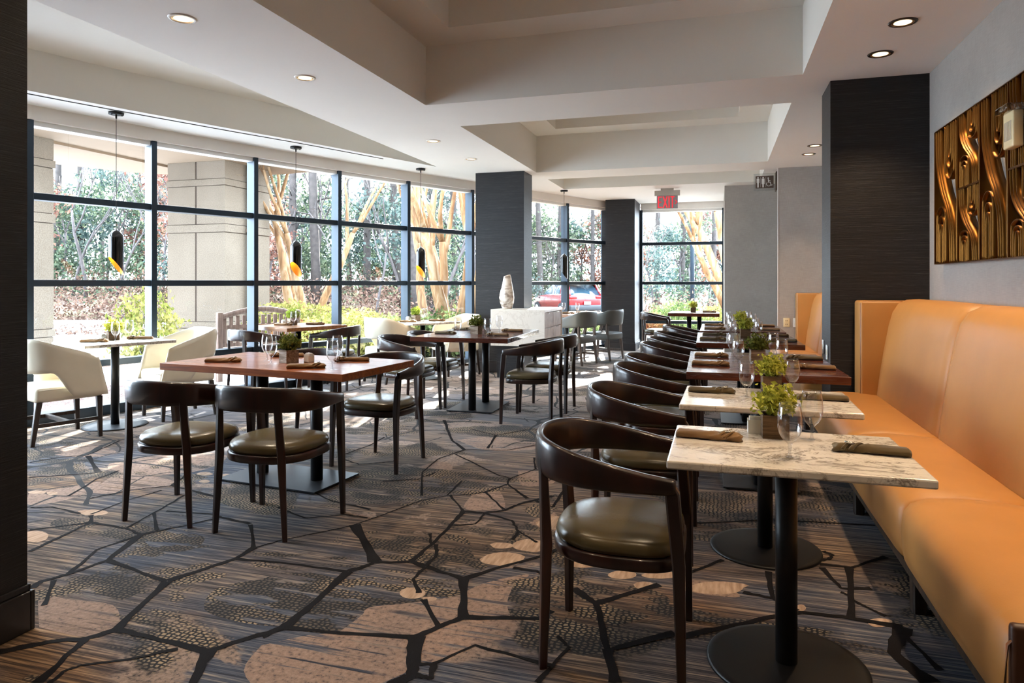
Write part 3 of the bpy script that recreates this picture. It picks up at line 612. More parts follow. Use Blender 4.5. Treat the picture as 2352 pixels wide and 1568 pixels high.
# ------------------------------------------------------------------ banquettes
def banquette(name, label, ya, yb, seams, wings, grp=None):
    """runs along +y against the right wall; ya < yb"""
    t = thing(name, label, 'banquette', (0.70, ya, 0), 0); inv = Matrix.Translation((-0.70, -ya, 0))
    X0, X1 = 0.70, 1.22
    b = MB(); b.box(X0 + .02, X0 + .07, ya + .01, yb - .01, 0.165, 0.20); b.box(X0 + .07, 1.57, ya + .02, yb - .02, 0.17, 0.20)
    b.build('base_rail', M['leg_wood'], t, T=inv)
    es = [ya] + seams + [yb]
    for a, c in zip(es[:-1], es[1:]):
        # seat section: rounded crowned block
        s = MB(); prof = [(X0 + .03, .198), (X0 + .008, .215), (X0, .26), (X0 - .004, .34), (X0 + .004, .41), (X0 + .03, .445), (X0 + .08, .466), (X0 + .20, .478), (X0 + .36, .474), (X0 + .50, .462), (X0 + .55, .44), (X0 + .55, .198)]
        rings = []
        for y, k in ((a + .003, .035), (a + .010, .016), (a + .03, .004), (a + .10, 0), ((a + c) / 2, -.004), (c - .10, 0), (c - .03, .004), (c - .010, .016), (c - .003, .035)):
            cx, cz = X0 + .27, .33
            rings.append([(x + (k if x < cx else 0), y, z - (k * .8 if z > cz else 0)) for x, z in prof])
        s.rings(rings, True, True); s.build('seat_section', M['tan'], t, T=inv, fixn=True)
        p = MB(); prof = [(1.17, .40), (1.155, .47), (1.17, .60), (1.20, .80), (1.235, 1.00), (1.262, 1.10), (1.30, 1.165), (1.36, 1.195), (1.44, 1.20), (1.52, 1.19), (1.575, 1.17), (1.575, .40)]
        rings = []
        for y, k in ((a + .003, .045), (a + .010, .022), (a + .03, .007), (a + .09, 0), ((a + c) / 2, -.006), (c - .09, 0), (c - .03, .007), (c - .010, .022), (c - .003, .045)):
            rings.append([(min(1.575, x + (k if x < 1.40 else 0)), y, z - (k * .6 if z > 1.1 else 0)) for x, z in prof])
        p.rings(rings, True, True); p.build('back_panel', M['tan'], t, T=inv, fixn=True)
    for y0, y1 in wings:
        g = MB(); g.rbox(1.04, 1.575, y0, y1, .44, 1.185, .022, 3); wgo = g.build('side_wing', M['tan'], t, T=inv)
        for yy in (y0 + .012, y1 - .012):
            q = MB(); q.tube([(1.045, yy, .46), (1.045, yy, 1.165), (1.062, yy, 1.18), (1.56, yy, 1.18)], .0035, 6); q.build('piping', M['piping'], wgo, T=inv)
    for y in [ya + .12] + [s_ + .0 for s_ in seams] + [yb - .12]:
        l = MB(); l.leg((X0 + .07, y, 0), (X0 + .07, y, .17), .05, .06, .055, .065); l.build('leg', M['leg_wood'], t, T=inv)
    return t
bq = banquette('banquette', 'long tan leather banquette with tall back against the right wall, under the metal artwork', 2.03, 5.88, [3.10, 4.32], [(5.78, 6.02)])
q = MB(); q.tube([(0.012, -.002, .21), (-.002, -.002, .28), (0.004, -.002, .40), (.04, -.002, .446), (.10, -.002, .462), (.5, -.002, .455)], .004, 6); q.build('piping', M['piping'], bq)
q = MB(); q.rbox(0.01, .54, -.012, .02, .20, .455, .012, 2); q.build('end_panel', plain('end_panel_dark_leather', rgb(66, 36, 18), 0.45), bq)
banquette('banquette', 'tan leather banquette in the alcove beyond the dark right pillar', 6.56, 10.34, [7.8, 9.1], [(10.24, 10.385)])

# ------------------------------------------------------------------ barrel chairs
def barrel_chair():
    t = thing('barrel_chair', '', 'chair')
    half = [(.272, .215, .672), (.284, .12, .680), (.287, .0, .692), (.270, -.11, .704), (.222, -.20, .715), (.13, -.262, .722), (0, -.285, .725)]
    hh = [.024, .033, .045, .056, .063, .066, .067]; tt = [.019, .019, .018, .017, .017, .017, .017]
    pts = cr(half + [(-x, y, z) for x, y, z in half[-2::-1]], 5); n = len(pts); k = [i / 5. for i in range(n)]
    hs = hh + hh[-2::-1]; ts = tt + tt[-2::-1]; itp = lambda a, u: a[int(u)] * (1 - u % 1) + a[min(len(a) - 1, int(u) + 1)] * (u % 1)
    r = MB(); r.sweep(pts, [itp(ts, u) for u in k], [itp(hs, u) for u in k], 14, .6); r.build('curved_back_rail', M['espresso'], t)
    for s in (1, -1):
        f = MB()
        f.leg((s * .272, .235, 0), (s * .266, .225, .42), .024, .026, .036, .040); f.leg((s * .266, .225, .42), (s * .270, .205, .655), .036, .040, .036, .046)
        f.leg((s * .270, .205, .655), (s * .270, .193, .682), .036, .046, .030, .034)
        f.build('leg', M['espresso'], t)
        g = MB(); g.leg((s * .215, -.232, 0), (s * .190, -.226, .42), .024, .026, .040, .036, s * .5); g.leg((s * .190, -.226, .42), (s * .176, -.243, .715), .040, .036, .040, .024, s * .5)
        g.build('leg', M['espresso'], t)
    def outline(sc_, n=40):
        o = []
        for j in range(n):
            a = 2 * PI * j / n; c, q = math.cos(a), math.sin(a); e = .50 if q > 0 else .74
            x = .250 * math.copysign(abs(c) ** e, c) * (1.0 if q > 0 else 1 - .10 * (-q)); y = (.235 if q > 0 else .228) * math.copysign(abs(q) ** e, q)
            o.append((x * sc_, y * sc_ + .0))
        return o
    fr = MB(); fr.rings([[(x, y, z) for x, y in outline(s_)] for s_, z in ((.985, .378), (1.0, .384), (1.0, .414), (.985, .420), (.90, .421))], True, True)
    fr.build('seat_frame', M['espresso'], t)
    cu = MB(); cu.rings([[(x, y, z) for x, y in outline(s_)] for s_, z in ((.90, .418), (.955, .424), (.975, .440), (.955, .458), (.90, .472), (.75, .482), (.5, .488), (.2, .490))], True, True)
    cu.build('seat_cushion', M['olive'], t)
    return t
bc = barrel_chair()
G1 = 'barrel chairs along the banquette tables'
NEAR = ['nearest', 'second nearest', 'third', 'fourth', 'fifth', 'sixth', 'seventh']
for i, (x, y, rz, lb, g) in enumerate([
    (-.345, 2.49, -90, 'dark wood barrel chair with olive seat nearest the camera, at the nearest marble table', G1),
    (-.36, 3.57, -90, 'dark wood barrel chair pulled up to the second marble table', G1),
    (-.37, 4.56, -89, 'dark wood barrel chair at the near end of the first walnut banquette table', G1),
    (-.38, 5.19, -90, 'dark wood barrel chair at the far end of the first walnut banquette table', G1),
    (-.38, 6.26, -91, 'dark wood barrel chair at the near end of the second walnut banquette table', G1),
    (-.38, 6.90, -90, 'dark wood barrel chair at the far end of the second walnut banquette table', G1),
    (-.39, 7.76, -90, 'dark wood barrel chair at the near end of the last banquette table', G1),
    (-.38, 8.90, -90, 'dark wood barrel chair farthest along the banquette row', G1),
    (-2.955, 3.25, 2, 'dark wood barrel chair with its back to us, left one at the cherry wood table', 'barrel chairs at the cherry wood table'),
    (-2.335, 3.235, 0, 'dark wood barrel chair with its back to us, right one at the cherry wood table', 'barrel chairs at the cherry wood table'),
    (-2.375, 4.54, 174, 'dark wood barrel chair facing us across the right end of the cherry wood table', 'barrel chairs at the cherry wood table'),
    (-3.10, 4.60, 178, 'dark wood barrel chair behind the cherry wood table, partly hidden', 'barrel chairs at the cherry wood table'),
    (-1.715, 6.36, 90, 'dark wood barrel chair on the right side of the central walnut table, nearer one', 'barrel chairs at the central walnut table'),
    (-1.71, 6.98, 90, 'dark wood barrel chair on the right side of the central walnut table, farther one', 'barrel chairs at the central walnut table'),
    (-3.03, 6.36, -92, 'dark wood barrel chair on the left side of the central walnut table, nearer one', 'barrel chairs at the central walnut table'),
    (-3.00, 6.98, -90, 'dark wood barrel chair on the left side of the central walnut table, farther one', 'barrel chairs at the central walnut table'),
    (-5.22, 6.83, -24, 'dark wood barrel chair with its back to us at the golden wood window table', 'barrel chairs at the golden wood table'),
    (-4.63, 7.62, 98, 'dark wood barrel chair at the right side of the golden wood table', 'barrel chairs at the golden wood table'),
    (-1.08, 12.72, -90, 'dark wood barrel chair beside the small table under the exit sign window', 'barrel chair at the far table'),
]):
    place(bc, (x, y, 0), R(rz), lb, g)

# ------------------------------------------------------------------ upholstered wrap chairs
def wrap_chair(name, mat, legm, wide=False):
    t = thing(name, '', 'chair')
    s = MB(); s.rbox(-.26, .26, -.25, .27, .345, .470, .035, 4)
    so = s.build('seat', mat, t)
    q = MB()
    for s_ in (-1, 1): q.tube([(s_ * .258, -.22, .447), (s_ * .258, .245, .447)], .003, 5)
    q.tube([(-.23, .268, .447), (.23, .268, .447)], .003, 5); q.build('piping', mat, so)
    # wrapped shell: u along a U path, v upward; open at the low back
    path = cr([(.285, .21, 0), (.292, .08, 0), (.290, -.08, 0), (.262, -.20, 0), (.18, -.275, 0), (0, -.30, 0), (-.18, -.275, 0), (-.262, -.20, 0), (-.290, -.08, 0), (-.292, .08, 0), (-.285, .21, 0)], 5)
    n = len(path); V = 9; g = MB(); th = .036; inn = []; out = []
    for i, p in enumerate(path):
        u = abs(i / (n - 1) * 2 - 1)                      # 1 at the arm fronts, 0 at the back
        a = path[max(0, i - 1)]; b = path[min(n - 1, i + 1)]; tt = (b - a).normalized(); nn = Vector((tt.y, -tt.x, 0))
        top = .865 - .175 * max(0, (u - .30) / .70) ** 1.25
        if wide: lo = .60
        else:
            k = min(1, max(0, (u - .50) / .26)); k = k * k * (3 - 2 * k); lo = .585 * (1 - k) + .365 * k
        fwd = Vector((0, 1, 0)) * (.05 if u > .93 else 0)
        for arr, off in ((out, th / 2), (inn, -th / 2)):
            col_ = []
            for v in range(V):
                f = v / (V - 1); e = 1 - abs(2 * f - 1) ** 6
                z = lo + (top - lo) * f
                flare = .03 * (f - .5) * (1 - u)
                pp = p + nn * (-(off * (.35 + .65 * e) + flare) if False else (off * (.4 + .6 * e)))
                pp = Vector((pp.x, pp.y - flare, z))
                if u > .90: pp = pp + Vector((0, (u - .90) / .10 * .075 * (1 - f), 0))
                col_.append(tuple(pp))
            arr.append(col_)
    rg = [out[i] + inn[i][::-1] for i in range(n)]
    g.rings(rg, True, True); g.build('wrap_back', mat, t, fixn=True)
    for s_ in (-1, 1):
        f = MB(); f.leg((s_ * .235, .245, 0), (s_ * .235, .235, .35), .030, .030, .045, .045); f.build('leg', legm, t)
        f = MB(); f.leg((s_ * .235, -.262, 0), (s_ * .232, -.215, .35), .030, .030, .045, .045)
        if wide: f.leg((s_ * .232, -.215, .35), (s_ * .250, -.205, .64), .045, .045, .04, .035)
        f.build('leg', legm, t)
        if wide: a_ = MB(); a_.leg((s_ * .262, .235, .42), (s_ * .288, .17, .62), .035, .05, .035, .05); a_.build('arm_post', legm, t)
    st = MB(); st.box(-.235, .235, -.015, .015, .145, .175)
    for s_ in (-1, 1): st.box(s_ * .235 - .012, s_ * .235 + .012, -.24, .24, .145, .175)
    st.build('stretcher', legm, t)
    return t
cc = wrap_chair('cream_armchair', M['cream'], M['leg_wood'])
G2 = 'cream leather armchairs by the windows'
for x, y, rz, lb in [(-5.42, 4.47, -20, 'cream leather wrap chair with its back to us, beside the dark near pillar at left'),
                     (-5.17, 5.58, 155, 'cream leather wrap chair facing us beyond the left marble table'),
                     (-4.24, 8.36, -25, 'cream leather wrap chair with closed back to us at the far marble window table'),
                     (-3.66, 9.27, 140, 'cream leather wrap chair behind the far marble window table, near the centre pillar')]:
    place(cc, (x, y, 0), R(rz), lb, G2)
gc = wrap_chair('grey_armchair', M['greyleather'], M['grey_wood'], True)
for x, y, rz, lb in [(-2.24, 11.02, 70, 'grey leather armchair with wood legs, nearer of the two behind the white console'),
                     (-1.92, 11.85, 70, 'grey leather armchair with wood legs, closer to the far dark pillar')]:
    place(gc, (x, y, 0), R(rz), lb, 'grey leather armchairs at the far window table')

# ------------------------------------------------------------------ tables
def table(label, cx, cy, w_, l_, top_z, thick, topm, rz, base, grp=None, bw=0.28, cols=None, plate=None):
    t = thing('restaurant_table', label, 'table', (cx, cy, 0), R(rz), grp)
    b = MB()
    if thick > .035: b.box(-w_ / 2, w_ / 2, -l_ / 2, l_ / 2, top_z - thick, top_z)
    else: b.rbox(-w_ / 2, w_ / 2, -l_ / 2, l_ / 2, top_z - thick, top_z, .006, 2, smooth=False)
    b.build('tabletop', topm, t, bevel=.002 if thick > .035 else 0)
    if base == 'disc':
        d = MB(); d.lathe([(.001, .016), (bw * .9, .014), (bw - .006, .012), (bw, .008), (bw, 0)], 64, cap1=True); d.build('base_disc', M['black_metal'] if plate is None else plate, t)
        c = MB(); c.cyl(0, 0, .012, top_z - thick, .036, 28); c.cyl(0, 0, top_z - thick - .008, top_z - thick, .10, 28); c.build('column', M['black_metal'], t)
    else:
        px, py = base
        d = MB(); d.box(-px / 2, px / 2, -py / 2, py / 2, .008, .018); d.build('base_plate', M['steel'], t, bevel=.001)
        for sx in (-1, 1):
            for sy in (-1, 1): f = MB(); f.cyl(sx * (px / 2 - .03), sy * (py / 2 - .03), 0, .008, .012, 12); f.build('glide', M['tyre'], t)
        for x, y in cols:
            c = MB(); c.cyl(x, y, .016, top_z - thick, .04, 28); c.box(x - .09, x + .09, y - .09, y + .09, top_z - thick - .006, top_z - thick); c.build('column', M['black_metal'], t)
    return t
TZ = .75; WZ = .79
table('cream marble table nearest the camera, set for two by the banquette', .225, 2.535, .77, .585, TZ, .028, M['marble'], 0, 'disc', None, .265)
table('second cream marble table along the banquette, round dark base', .222, 3.61, .79, .62, TZ, .028, M['marble'], -1, 'disc', None, .262)
table('first dark walnut table along the banquette, set for four', .255, 4.86, .90, 1.28, WZ, .045, M['top_walnut'], 1, (.46, .56), None, 0, [(0, -.16), (0, .16)])
table('second dark walnut table along the banquette, beyond the first', .25, 6.96, .90, 1.32, WZ, .045, M['top_walnut'], 1, (.46, .56), None, 0, [(0, -.16), (0, .16)])
table('last dark walnut table along the banquette, closest to the gray wall', .25, 8.55, .90, 1.36, WZ, .045, M['top_walnut'], 0, 'disc', None, .27)
table('large cherry wood table at left set for four, with planter', -2.78, 3.985, 1.47, .80, WZ, .045, M['top_cherry'], -6, (.80, .47), None, 0, [(-.23, 0), (.23, 0)])
table('walnut table in the middle of the room on a grey metal plate', -2.44, 6.86, 1.0, 1.36, WZ, .045, M['top_walnut'], 2, (.49, .68), None, 0, [(0, -.235), (0, .235)])
table('golden brown square wood table by the window behind the cherry table', -5.07, 7.46, .84, .87, WZ, .045, M['top_oak'], -22, 'disc', None, .26)
table('grey-veined marble table by the window at far left, round blue-lit base', -5.36, 5.00, .68, .80, WZ - .005, .028, M['marble'], -19, 'disc', None, .27, plate=M['steel'])
table('far marble window table between the two farthest cream chairs', -3.94, 8.74, .66, .80, WZ - .005, .028, M['marble'], -30, 'disc', None, .26)
table('brown wood table at the far window behind the grey chairs', -2.50, 11.92, .80, 1.30, WZ, .045, M['top_oak'], -20, (.46, .56), None, 0, [(0, -.16), (0, .16)])
table('small dark table standing before the far window under the exit sign', -.42, 12.86, .88, .92, WZ, .06, M['top_walnut'], 0, (.46, .56), None, 0, [(-.09, 0), (.09, 0)])

# ------------------------------------------------------------------ table settings
def goblet():
    prof = [(.0005, .0045), (.012, .0042), (.026, .0032), (.0335, .0022), (.0345, .0012)]
    g = thing('water_goblet', '', 'glass')
    b = MB(); b.lathe(prof, 32); b.build('foot', M['goblet_foot'], g)
    s = MB(); s.lathe([(.012, .004), (.0065, .009), (.0045, .020), (.0048, .030), (.0070, .037), (.0060, .043), (.0085, .050), (.0145, .056)], 20, cap0=True); s.build('stem', M['goblet_stem'], g)
    o = MB(); o.lathe([(.0145, .056), (.024, .066), (.0325, .080), (.0375, .100), (.0385, .120), (.0370, .142), (.0335, .165), (.0310, .180), (.0300, .180), (.0325, .165), (.0358, .142), (.0372, .120), (.0362, .100), (.0312, .081), (.022, .0675), (.010, .060), (.0001, .058)], 36)
    o.build('bowl', M['goblet'], g); return g
gb = goblet()
def napkin(name, mat, seed):
    """cloth roll along local x, knot end at +x, cutlery poking out"""
    r = random.Random(seed); t = thing(name, '', 'napkin'); n = 26; K = 20; rings = []
    for i in range(n + 1):
        u = i / n; x = -.115 + .23 * u
        a = .029; h = .0145
        if u > .62: k = (u - .62) / .38; pin = math.exp(-((k - .45) / .28) ** 2); a *= 1 - .34 * pin; h *= 1 - .12 * pin
        if i == 0 or i == n: a *= .80; h *= .72
        ph = 2.2 * u + seed
        rings.append([(x + (.006 * math.sin(3 * q + seed) if u > .9 else 0),
                       a * math.cos(q) * (1 + .07 * math.sin(4 * q + ph * 3)) + .004 * math.sin(5 * u + seed),
                       max(.0006, h + h * math.sin(q) * (1 + .10 * math.sin(5 * q + 7 * u + seed)) + (.0035 * math.sin(19 * u + 3 * q) * (u > .5)))) for q in [2 * PI * j / K for j in range(K)]])
    b = MB(); b.rings(rings, True, True)
    # loose wrap of cloth round the roll
    for off, wd in ((.045, .018), (.070, .014)):
        rr = []
        for m in range(13):
            q = -0.15 + PI * 1.1 * m / 12; yy = .0265 * math.cos(q); z = max(.001, .0145 + .0165 * math.sin(q)); xx = off + .02 * math.sin(q * .9 + seed)
            rr.append([(xx - wd / 2, yy, z), (xx, yy * 1.10, z + .003), (xx + wd / 2, yy, z), (xx, yy * .9, z - .002)])
        b.rings(rr, True, True)
    b.build('rolled_cloth', mat, t)
    c = MB(); c.tube([(.030, .006, .020), (.055, .012, .031), (.082, .020, .036)], [.0022, .003, .0022], 8); c.tube([(.035, -.002, .020), (.060, -.004, .031), (.080, -.006, .033)], [.002, .0035, .003], 8)
    c.build('cutlery', M['silver'], t); return t
nb, no_ = napkin('rolled_napkin', M['napkin'], 1), napkin('rolled_napkin_olive', M['napkin_olive'], 2); no_.name = 'folded_napkin'
def leaf_cloud(n, rx_, ry_, rz_, size, seed, cz=0.0, mb=None, shell=.55, flat=.0, mat=0):
    r = np.random.RandomState(seed); d = r.normal(size=(n, 3)); d /= np.linalg.norm(d, axis=1)[:, None]
    rad = shell + (1 - shell) * r.rand(n) ** .7; lump = 1 + .22 * np.sin(d[:, 0] * 5 + seed) * np.cos(d[:, 1] * 6 + seed) + .12 * np.sin(d[:, 2] * 9)
    p = d * (rad * lump)[:, None] * np.array([rx_, ry_, rz_]); p[:, 2] += cz
    nn = d * .6 + r.normal(size=(n, 3)) * .7; nn /= np.linalg.norm(nn, axis=1)[:, None]
    a = np.cross(nn, r.normal(size=(n, 3))); a /= np.linalg.norm(a, axis=1)[:, None]; b = np.cross(nn, a)
    s = size * (.6 + .8 * r.rand(n))[:, None]
    mb = mb or MB(); q = np.stack([p - a * s, p - b * s * .55 + nn * s * .15, p + a * s, p + b * s * .55 + nn * s * .15], 1).reshape(-1, 3)
    base = len(mb.v); mb.v += [tuple(x) for x in q.tolist()]
    mb.f += [(base + 4 * i, base + 4 * i + 1, base + 4 * i + 2, base + 4 * i + 3) for i in range(n)]; mb.m += [mat] * n; mb.sm += [False] * n
    return mb
def planter(leafmat, boxmat, seed, tall=1.0):
    t = thing('potted_plant', '', 'plant'); r = random.Random(seed)
    b = MB(); s = .046
    b.box(-s, s, -s, -s + .007, 0, .085); b.box(-s, s, s - .007, s, 0, .085); b.box(-s, -s + .007, -s + .007, s - .007, 0, .085); b.box(s - .007, s, -s + .007, s - .007, 0, .085); b.box(-s + .007, s - .007, -s + .007, s - .007, .0, .006)
    b.build('wooden_box', boxmat, t, bevel=.001)
    e = MB(); e.box(-s + .007, s - .007, -s + .007, s - .007, .006, .074); e.build('soil', M['mulch'], t)
    st = MB()
    for k in range(26):
        a = r.uniform(0, 2 * PI); q = r.uniform(.2, 1); tx, ty = .068 * q * math.cos(a), .068 * q * math.sin(a); tz = (.085 + .085 * tall * (1 - q * q * .6) + r.uniform(-.01, .015))
        st.tube([(tx * .2, ty * .2, .074), (tx * .6, ty * .6, .074 + (tz - .074) * .65), (tx, ty, tz)], [.0013, .001, .0006], 4)
    st.build('stems', M['leaf_dark'], t)
    f = leaf_cloud(620, .083, .083, .058 * tall, .0115, seed, .132 + .012 * (tall - 1) * 5, None, .35); f.build('leaves', leafmat, t); return t
pl = planter(M['leaf_lime'], M['box_dark'], 11); pd = planter(M['leaf_dark'], M['box_wood'], 12); pm_ = planter(M['leaf_mid'], M['box_wood'], 13, 1.1)
pd.name = 'herb_planter'; pm_.name = 'leafy_planter'
def caddy():
    t = thing('sugar_caddy', '', 'caddy'); b = MB(); b.box(-.028, .028, -.022, .022, 0, .004); b.box(-.028, .028, -.022, -.019, 0, .052); b.box(-.028, .028, .019, .022, 0, .052); b.box(-.028, -.025, -.019, .019, 0, .04); b.box(.025, .028, -.019, .019, 0, .04)
    b.build('holder', M['white_plastic'], t)
    for k in range(5): q = MB(); q.box(-.022, .022, -.016 + k * .0068, -.0115 + k * .0068, .004, .060 + .003 * (k % 2)); q.build('sachet', M['white_plastic'] if k % 2 else M['plate_white'], t)
    return t
cd = caddy()
TN = {'T1': ('nearest marble table', TZ), 'T2': ('second marble table', TZ), 'T3': ('first walnut banquette table', WZ), 'T4': ('second walnut banquette table', WZ), 'T5': ('last banquette table', WZ),
      'A': ('cherry wood table', WZ), 'B': ('central walnut table', WZ), 'C': ('golden wood window table', WZ), 'L': ('left marble window table', WZ - .005), 'D': ('far marble window table', WZ - .005),
      'E': ('table behind the grey chairs', WZ), 'F': ('small table under the exit sign window', WZ)}
NAP = {'T1': [(-.035, 2.60, -4, 'left', 0), (.490, 2.535, 176, 'banquette side', 1)], 'T2': [(-.035, 3.70, -3, 'left', 1), (.485, 3.62, 180, 'banquette side', 1)],
       'T3': [(-.05, 4.58, -2, 'near left', 0), (-.05, 5.10, -2, 'far left', 0), (.57, 4.56, 178, 'near right', 0), (.57, 5.10, 178, 'far right', 1)],
       'T4': [(-.05, 6.62, -2, 'near left', 1), (-.04, 7.20, 0, 'far left', 1), (.56, 6.60, 180, 'near right', 1), (.55, 7.25, 178, 'far right', 0)],
       'T5': [(-.04, 8.15, 0, 'near left', 0), (-.05, 8.85, 0, 'far left', 0), (.54, 8.15, 180, 'near right', 0), (.54, 8.85, 180, 'far right', 0)],
       'A': [(-3.18, 3.82, 20, 'front left', 0), (-2.46, 3.70, 24, 'front right', 0), (-2.97, 4.24, 200, 'back left', 0), (-2.38, 4.12, 202, 'back right', 0)],
       'B': [(-2.13, 6.55, 176, 'near right', 0), (-2.16, 7.16, 182, 'far right', 0), (-2.73, 6.62, -4, 'near left', 1), (-2.76, 7.22, -8, 'far left', 1)],
       'C': [(-5.22, 7.36, 12, 'left', 0), (-4.93, 7.62, 18, 'right', 0)], 'L': [(-5.42, 4.83, 24, 'near side', 0), (-5.29, 5.22, 200, 'window side', 0)],
       'D': [(-4.06, 8.52, 10, 'left', 0), (-3.80, 8.92, 14, 'right', 0)], 'E': [(-2.50, 11.62, 8, 'near end', 0), (-2.34, 12.10, 20, 'far end', 0)], 'F': [(-.16, 12.82, 0, 'right', 0), (-.16, 12.98, 0, 'rear right', 0)]}
for k, L in NAP.items():
    for x, y, rz, w_, ol in L:
        place(no_ if ol else nb, (x, y, TN[k][1]), R(rz), 'rolled %s napkin, %s on the %s' % ('olive' if ol else 'brown', w_, TN[k][0]), 'rolled napkins on the tables')
GL = {'T1': [(.222, 2.385, 'front'), (.325, 2.69, 'right')], 'T2': [(.135, 3.60, 'left'), (.365, 3.80, 'right')],
      'T3': [(.12, 4.52, 'near left'), (.10, 5.08, 'far left'), (.385, 4.64, 'near right'), (.375, 5.16, 'far right')],
      'T4': [(.13, 6.72, 'near left'), (.12, 7.24, 'far left'), (.36, 6.80, 'near right'), (.36, 7.32, 'far right')],
      'T5': [(.13, 8.24, 'near left'), (.12, 8.82, 'far left'), (.38, 8.30, 'near right'), (.36, 9.0, 'far right')],
      'A': [(-2.80, 3.82, 'front left'), (-2.95, 3.98, 'rear left'), (-2.43, 4.02, 'rear right'), (-2.26, 3.68, 'front right')],
      'B': [(-2.52, 6.45, 'near left'), (-2.20, 6.44, 'near right'), (-2.26, 7.0, 'far right'), (-2.62, 7.08, 'far left')],
      'C': [(-5.03, 7.30, 'near'), (-5.12, 7.52, 'rear')], 'L': [(-5.28, 4.93, 'near'), (-5.42, 5.22, 'rear')], 'D': [(-3.93, 8.72, 'near'), (-4.0, 8.94, 'rear')],
      'E': [(-2.66, 12.0, 'left'), (-2.38, 11.86, 'right')], 'F': [(-.29, 13.0, 'right')]}
for k, L in GL.items():
    for x, y, w_ in L: place(gb, (x, y, TN[k][1]), random.Random(x).uniform(0, 6), 'clear stemmed water goblet, %s one on the %s' % (w_, TN[k][0]), 'empty water goblets on the tables')
for p, x, y, rz, k, d in [(pl, .20, 2.71, 2, 'T1', 'lime green plant in a dark wooden box'), (pl, .265, 3.83, 4, 'T2', 'lime green plant in a wooden box'), (pd, .25, 4.86, 5, 'T3', 'dark green herb plant in a wooden box'),
                    (pl, .25, 7.0, 3, 'T4', 'lime green plant in a wooden box'), (pl, .25, 8.6, 3, 'T5', 'lime green plant in a small box'), (pd, -2.75, 3.94, -24, 'A', 'dark green herb plant in a whitewashed box'),
                    (pd, -2.42, 6.72, -12, 'B', 'dark green upright plant in a whitewashed box'), (pm_, -5.20, 7.52, -30, 'C', 'pale green leafy plant in a wooden box'), (pl, -5.45, 5.06, -30, 'L', 'yellow-green plant in a whitewashed box'),
                    (pm_, -4.10, 8.86, -25, 'D', 'bright green leafy plant in a pale box'), (pl, -.44, 12.9, 5, 'F', 'lime green plant in a small box')]:
    place(p, (x, y, TN[k][1]), R(rz), d + ' on the ' + TN[k][0], 'small box planters on the tables')
for x, y, rz, k in [(.135, 2.76, 3, 'T1'), (-2.625, 3.985, -24, 'A'), (-2.31, 6.76, -12, 'B'), (-5.30, 7.48, -30, 'C'), (-5.545, 5.04, -30, 'L'), (-4.20, 8.82, -25, 'D')]:
    place(cd, (x, y, TN[k][1]), R(rz), 'small white sugar sachet holder beside the planter on the ' + TN[k][0], 'sugar caddies on the tables')

# ------------------------------------------------------------------ console, vase
t = thing('console_cabinet', 'white quartz waterfall console with pale wood drawers against the centre pillar', 'cabinet', (-2.64, 8.98, 0))
cz0, cz1 = .455, .955; a = MB()
a.box(-.385, .385, 0, .60, cz1 - .035, cz1); a.box(-.07, .385, .60, 1.10, cz1 - .035, cz1); a.box(-.385, .385, 0, .035, cz0, cz1 - .035); a.box(-.07, .385, 1.065, 1.10, cz0, cz1 - .035); a.box(-.385, -.07, .575, .60, cz0, cz1 - .035); a.box(-.07, -.05, .60, 1.065, cz0, cz1 - .035)
a.box(-.385, -.36, .035, .575, cz0, cz1 - .035); a.box(-.36, .385, .035, .575, cz0, cz0 + .03); a.box(-.05, .385, .575, 1.065, cz0, cz0 + .03)
a.build('stone_shell', M['quartz'], t, bevel=.002)
b = MB(); b.box(-.04, .355, .036, 1.064, cz0 + .031, cz1 - .036); b.build('carcass', M['drawer_wood'], t)
for j in range(2):
    for i in range(2):
        dr = MB(); dr.box(.356, .374, .045 + i * .512, .545 + i * .512, cz0 + .04 + j * .212, cz0 + .244 + j * .212); d_ = dr.build('drawer', M['drawer_wood'], t, bevel=.002)
        h = MB(); h.box(.374, .384, .22 + i * .512, .37 + i * .512, cz0 + .232 + j * .212, cz0 + .238 + j * .212); h.build('handle', M['silver'], d_)
pp = MB(); pp.box(-.33, .02, .12, .58, 0, cz0); pp.build('plinth', M['dark_wall'], t)
v = MB(); prof = [(.001, 0), (.062, 0), (.076, .02), (.098, .09), (.110, .16), (.104, .21), (.084, .30), (.066, .38), (.055, .44), (.048, .47), (.043, .474), (.044, .46), (.05, .43)]
rings = []
for r_, z in prof:
    rings.append([(r_ * (1 + .05 * math.cos(3 * (q + z * 5))) * math.cos(q), r_ * .92 * (1 + .05 * math.cos(3 * (q + z * 5))) * math.sin(q), z + (.012 * math.cos(q) if z > .4 else 0)) for q in [2 * PI * j / 28 for j in range(28)]])
v.rings(rings, True, False)
tag(v.build('ceramic_vase', M['vase'], None, (-2.86, 9.22, cz1)), 'tall faceted cream vase with smoky band standing on the white console', 'vase')

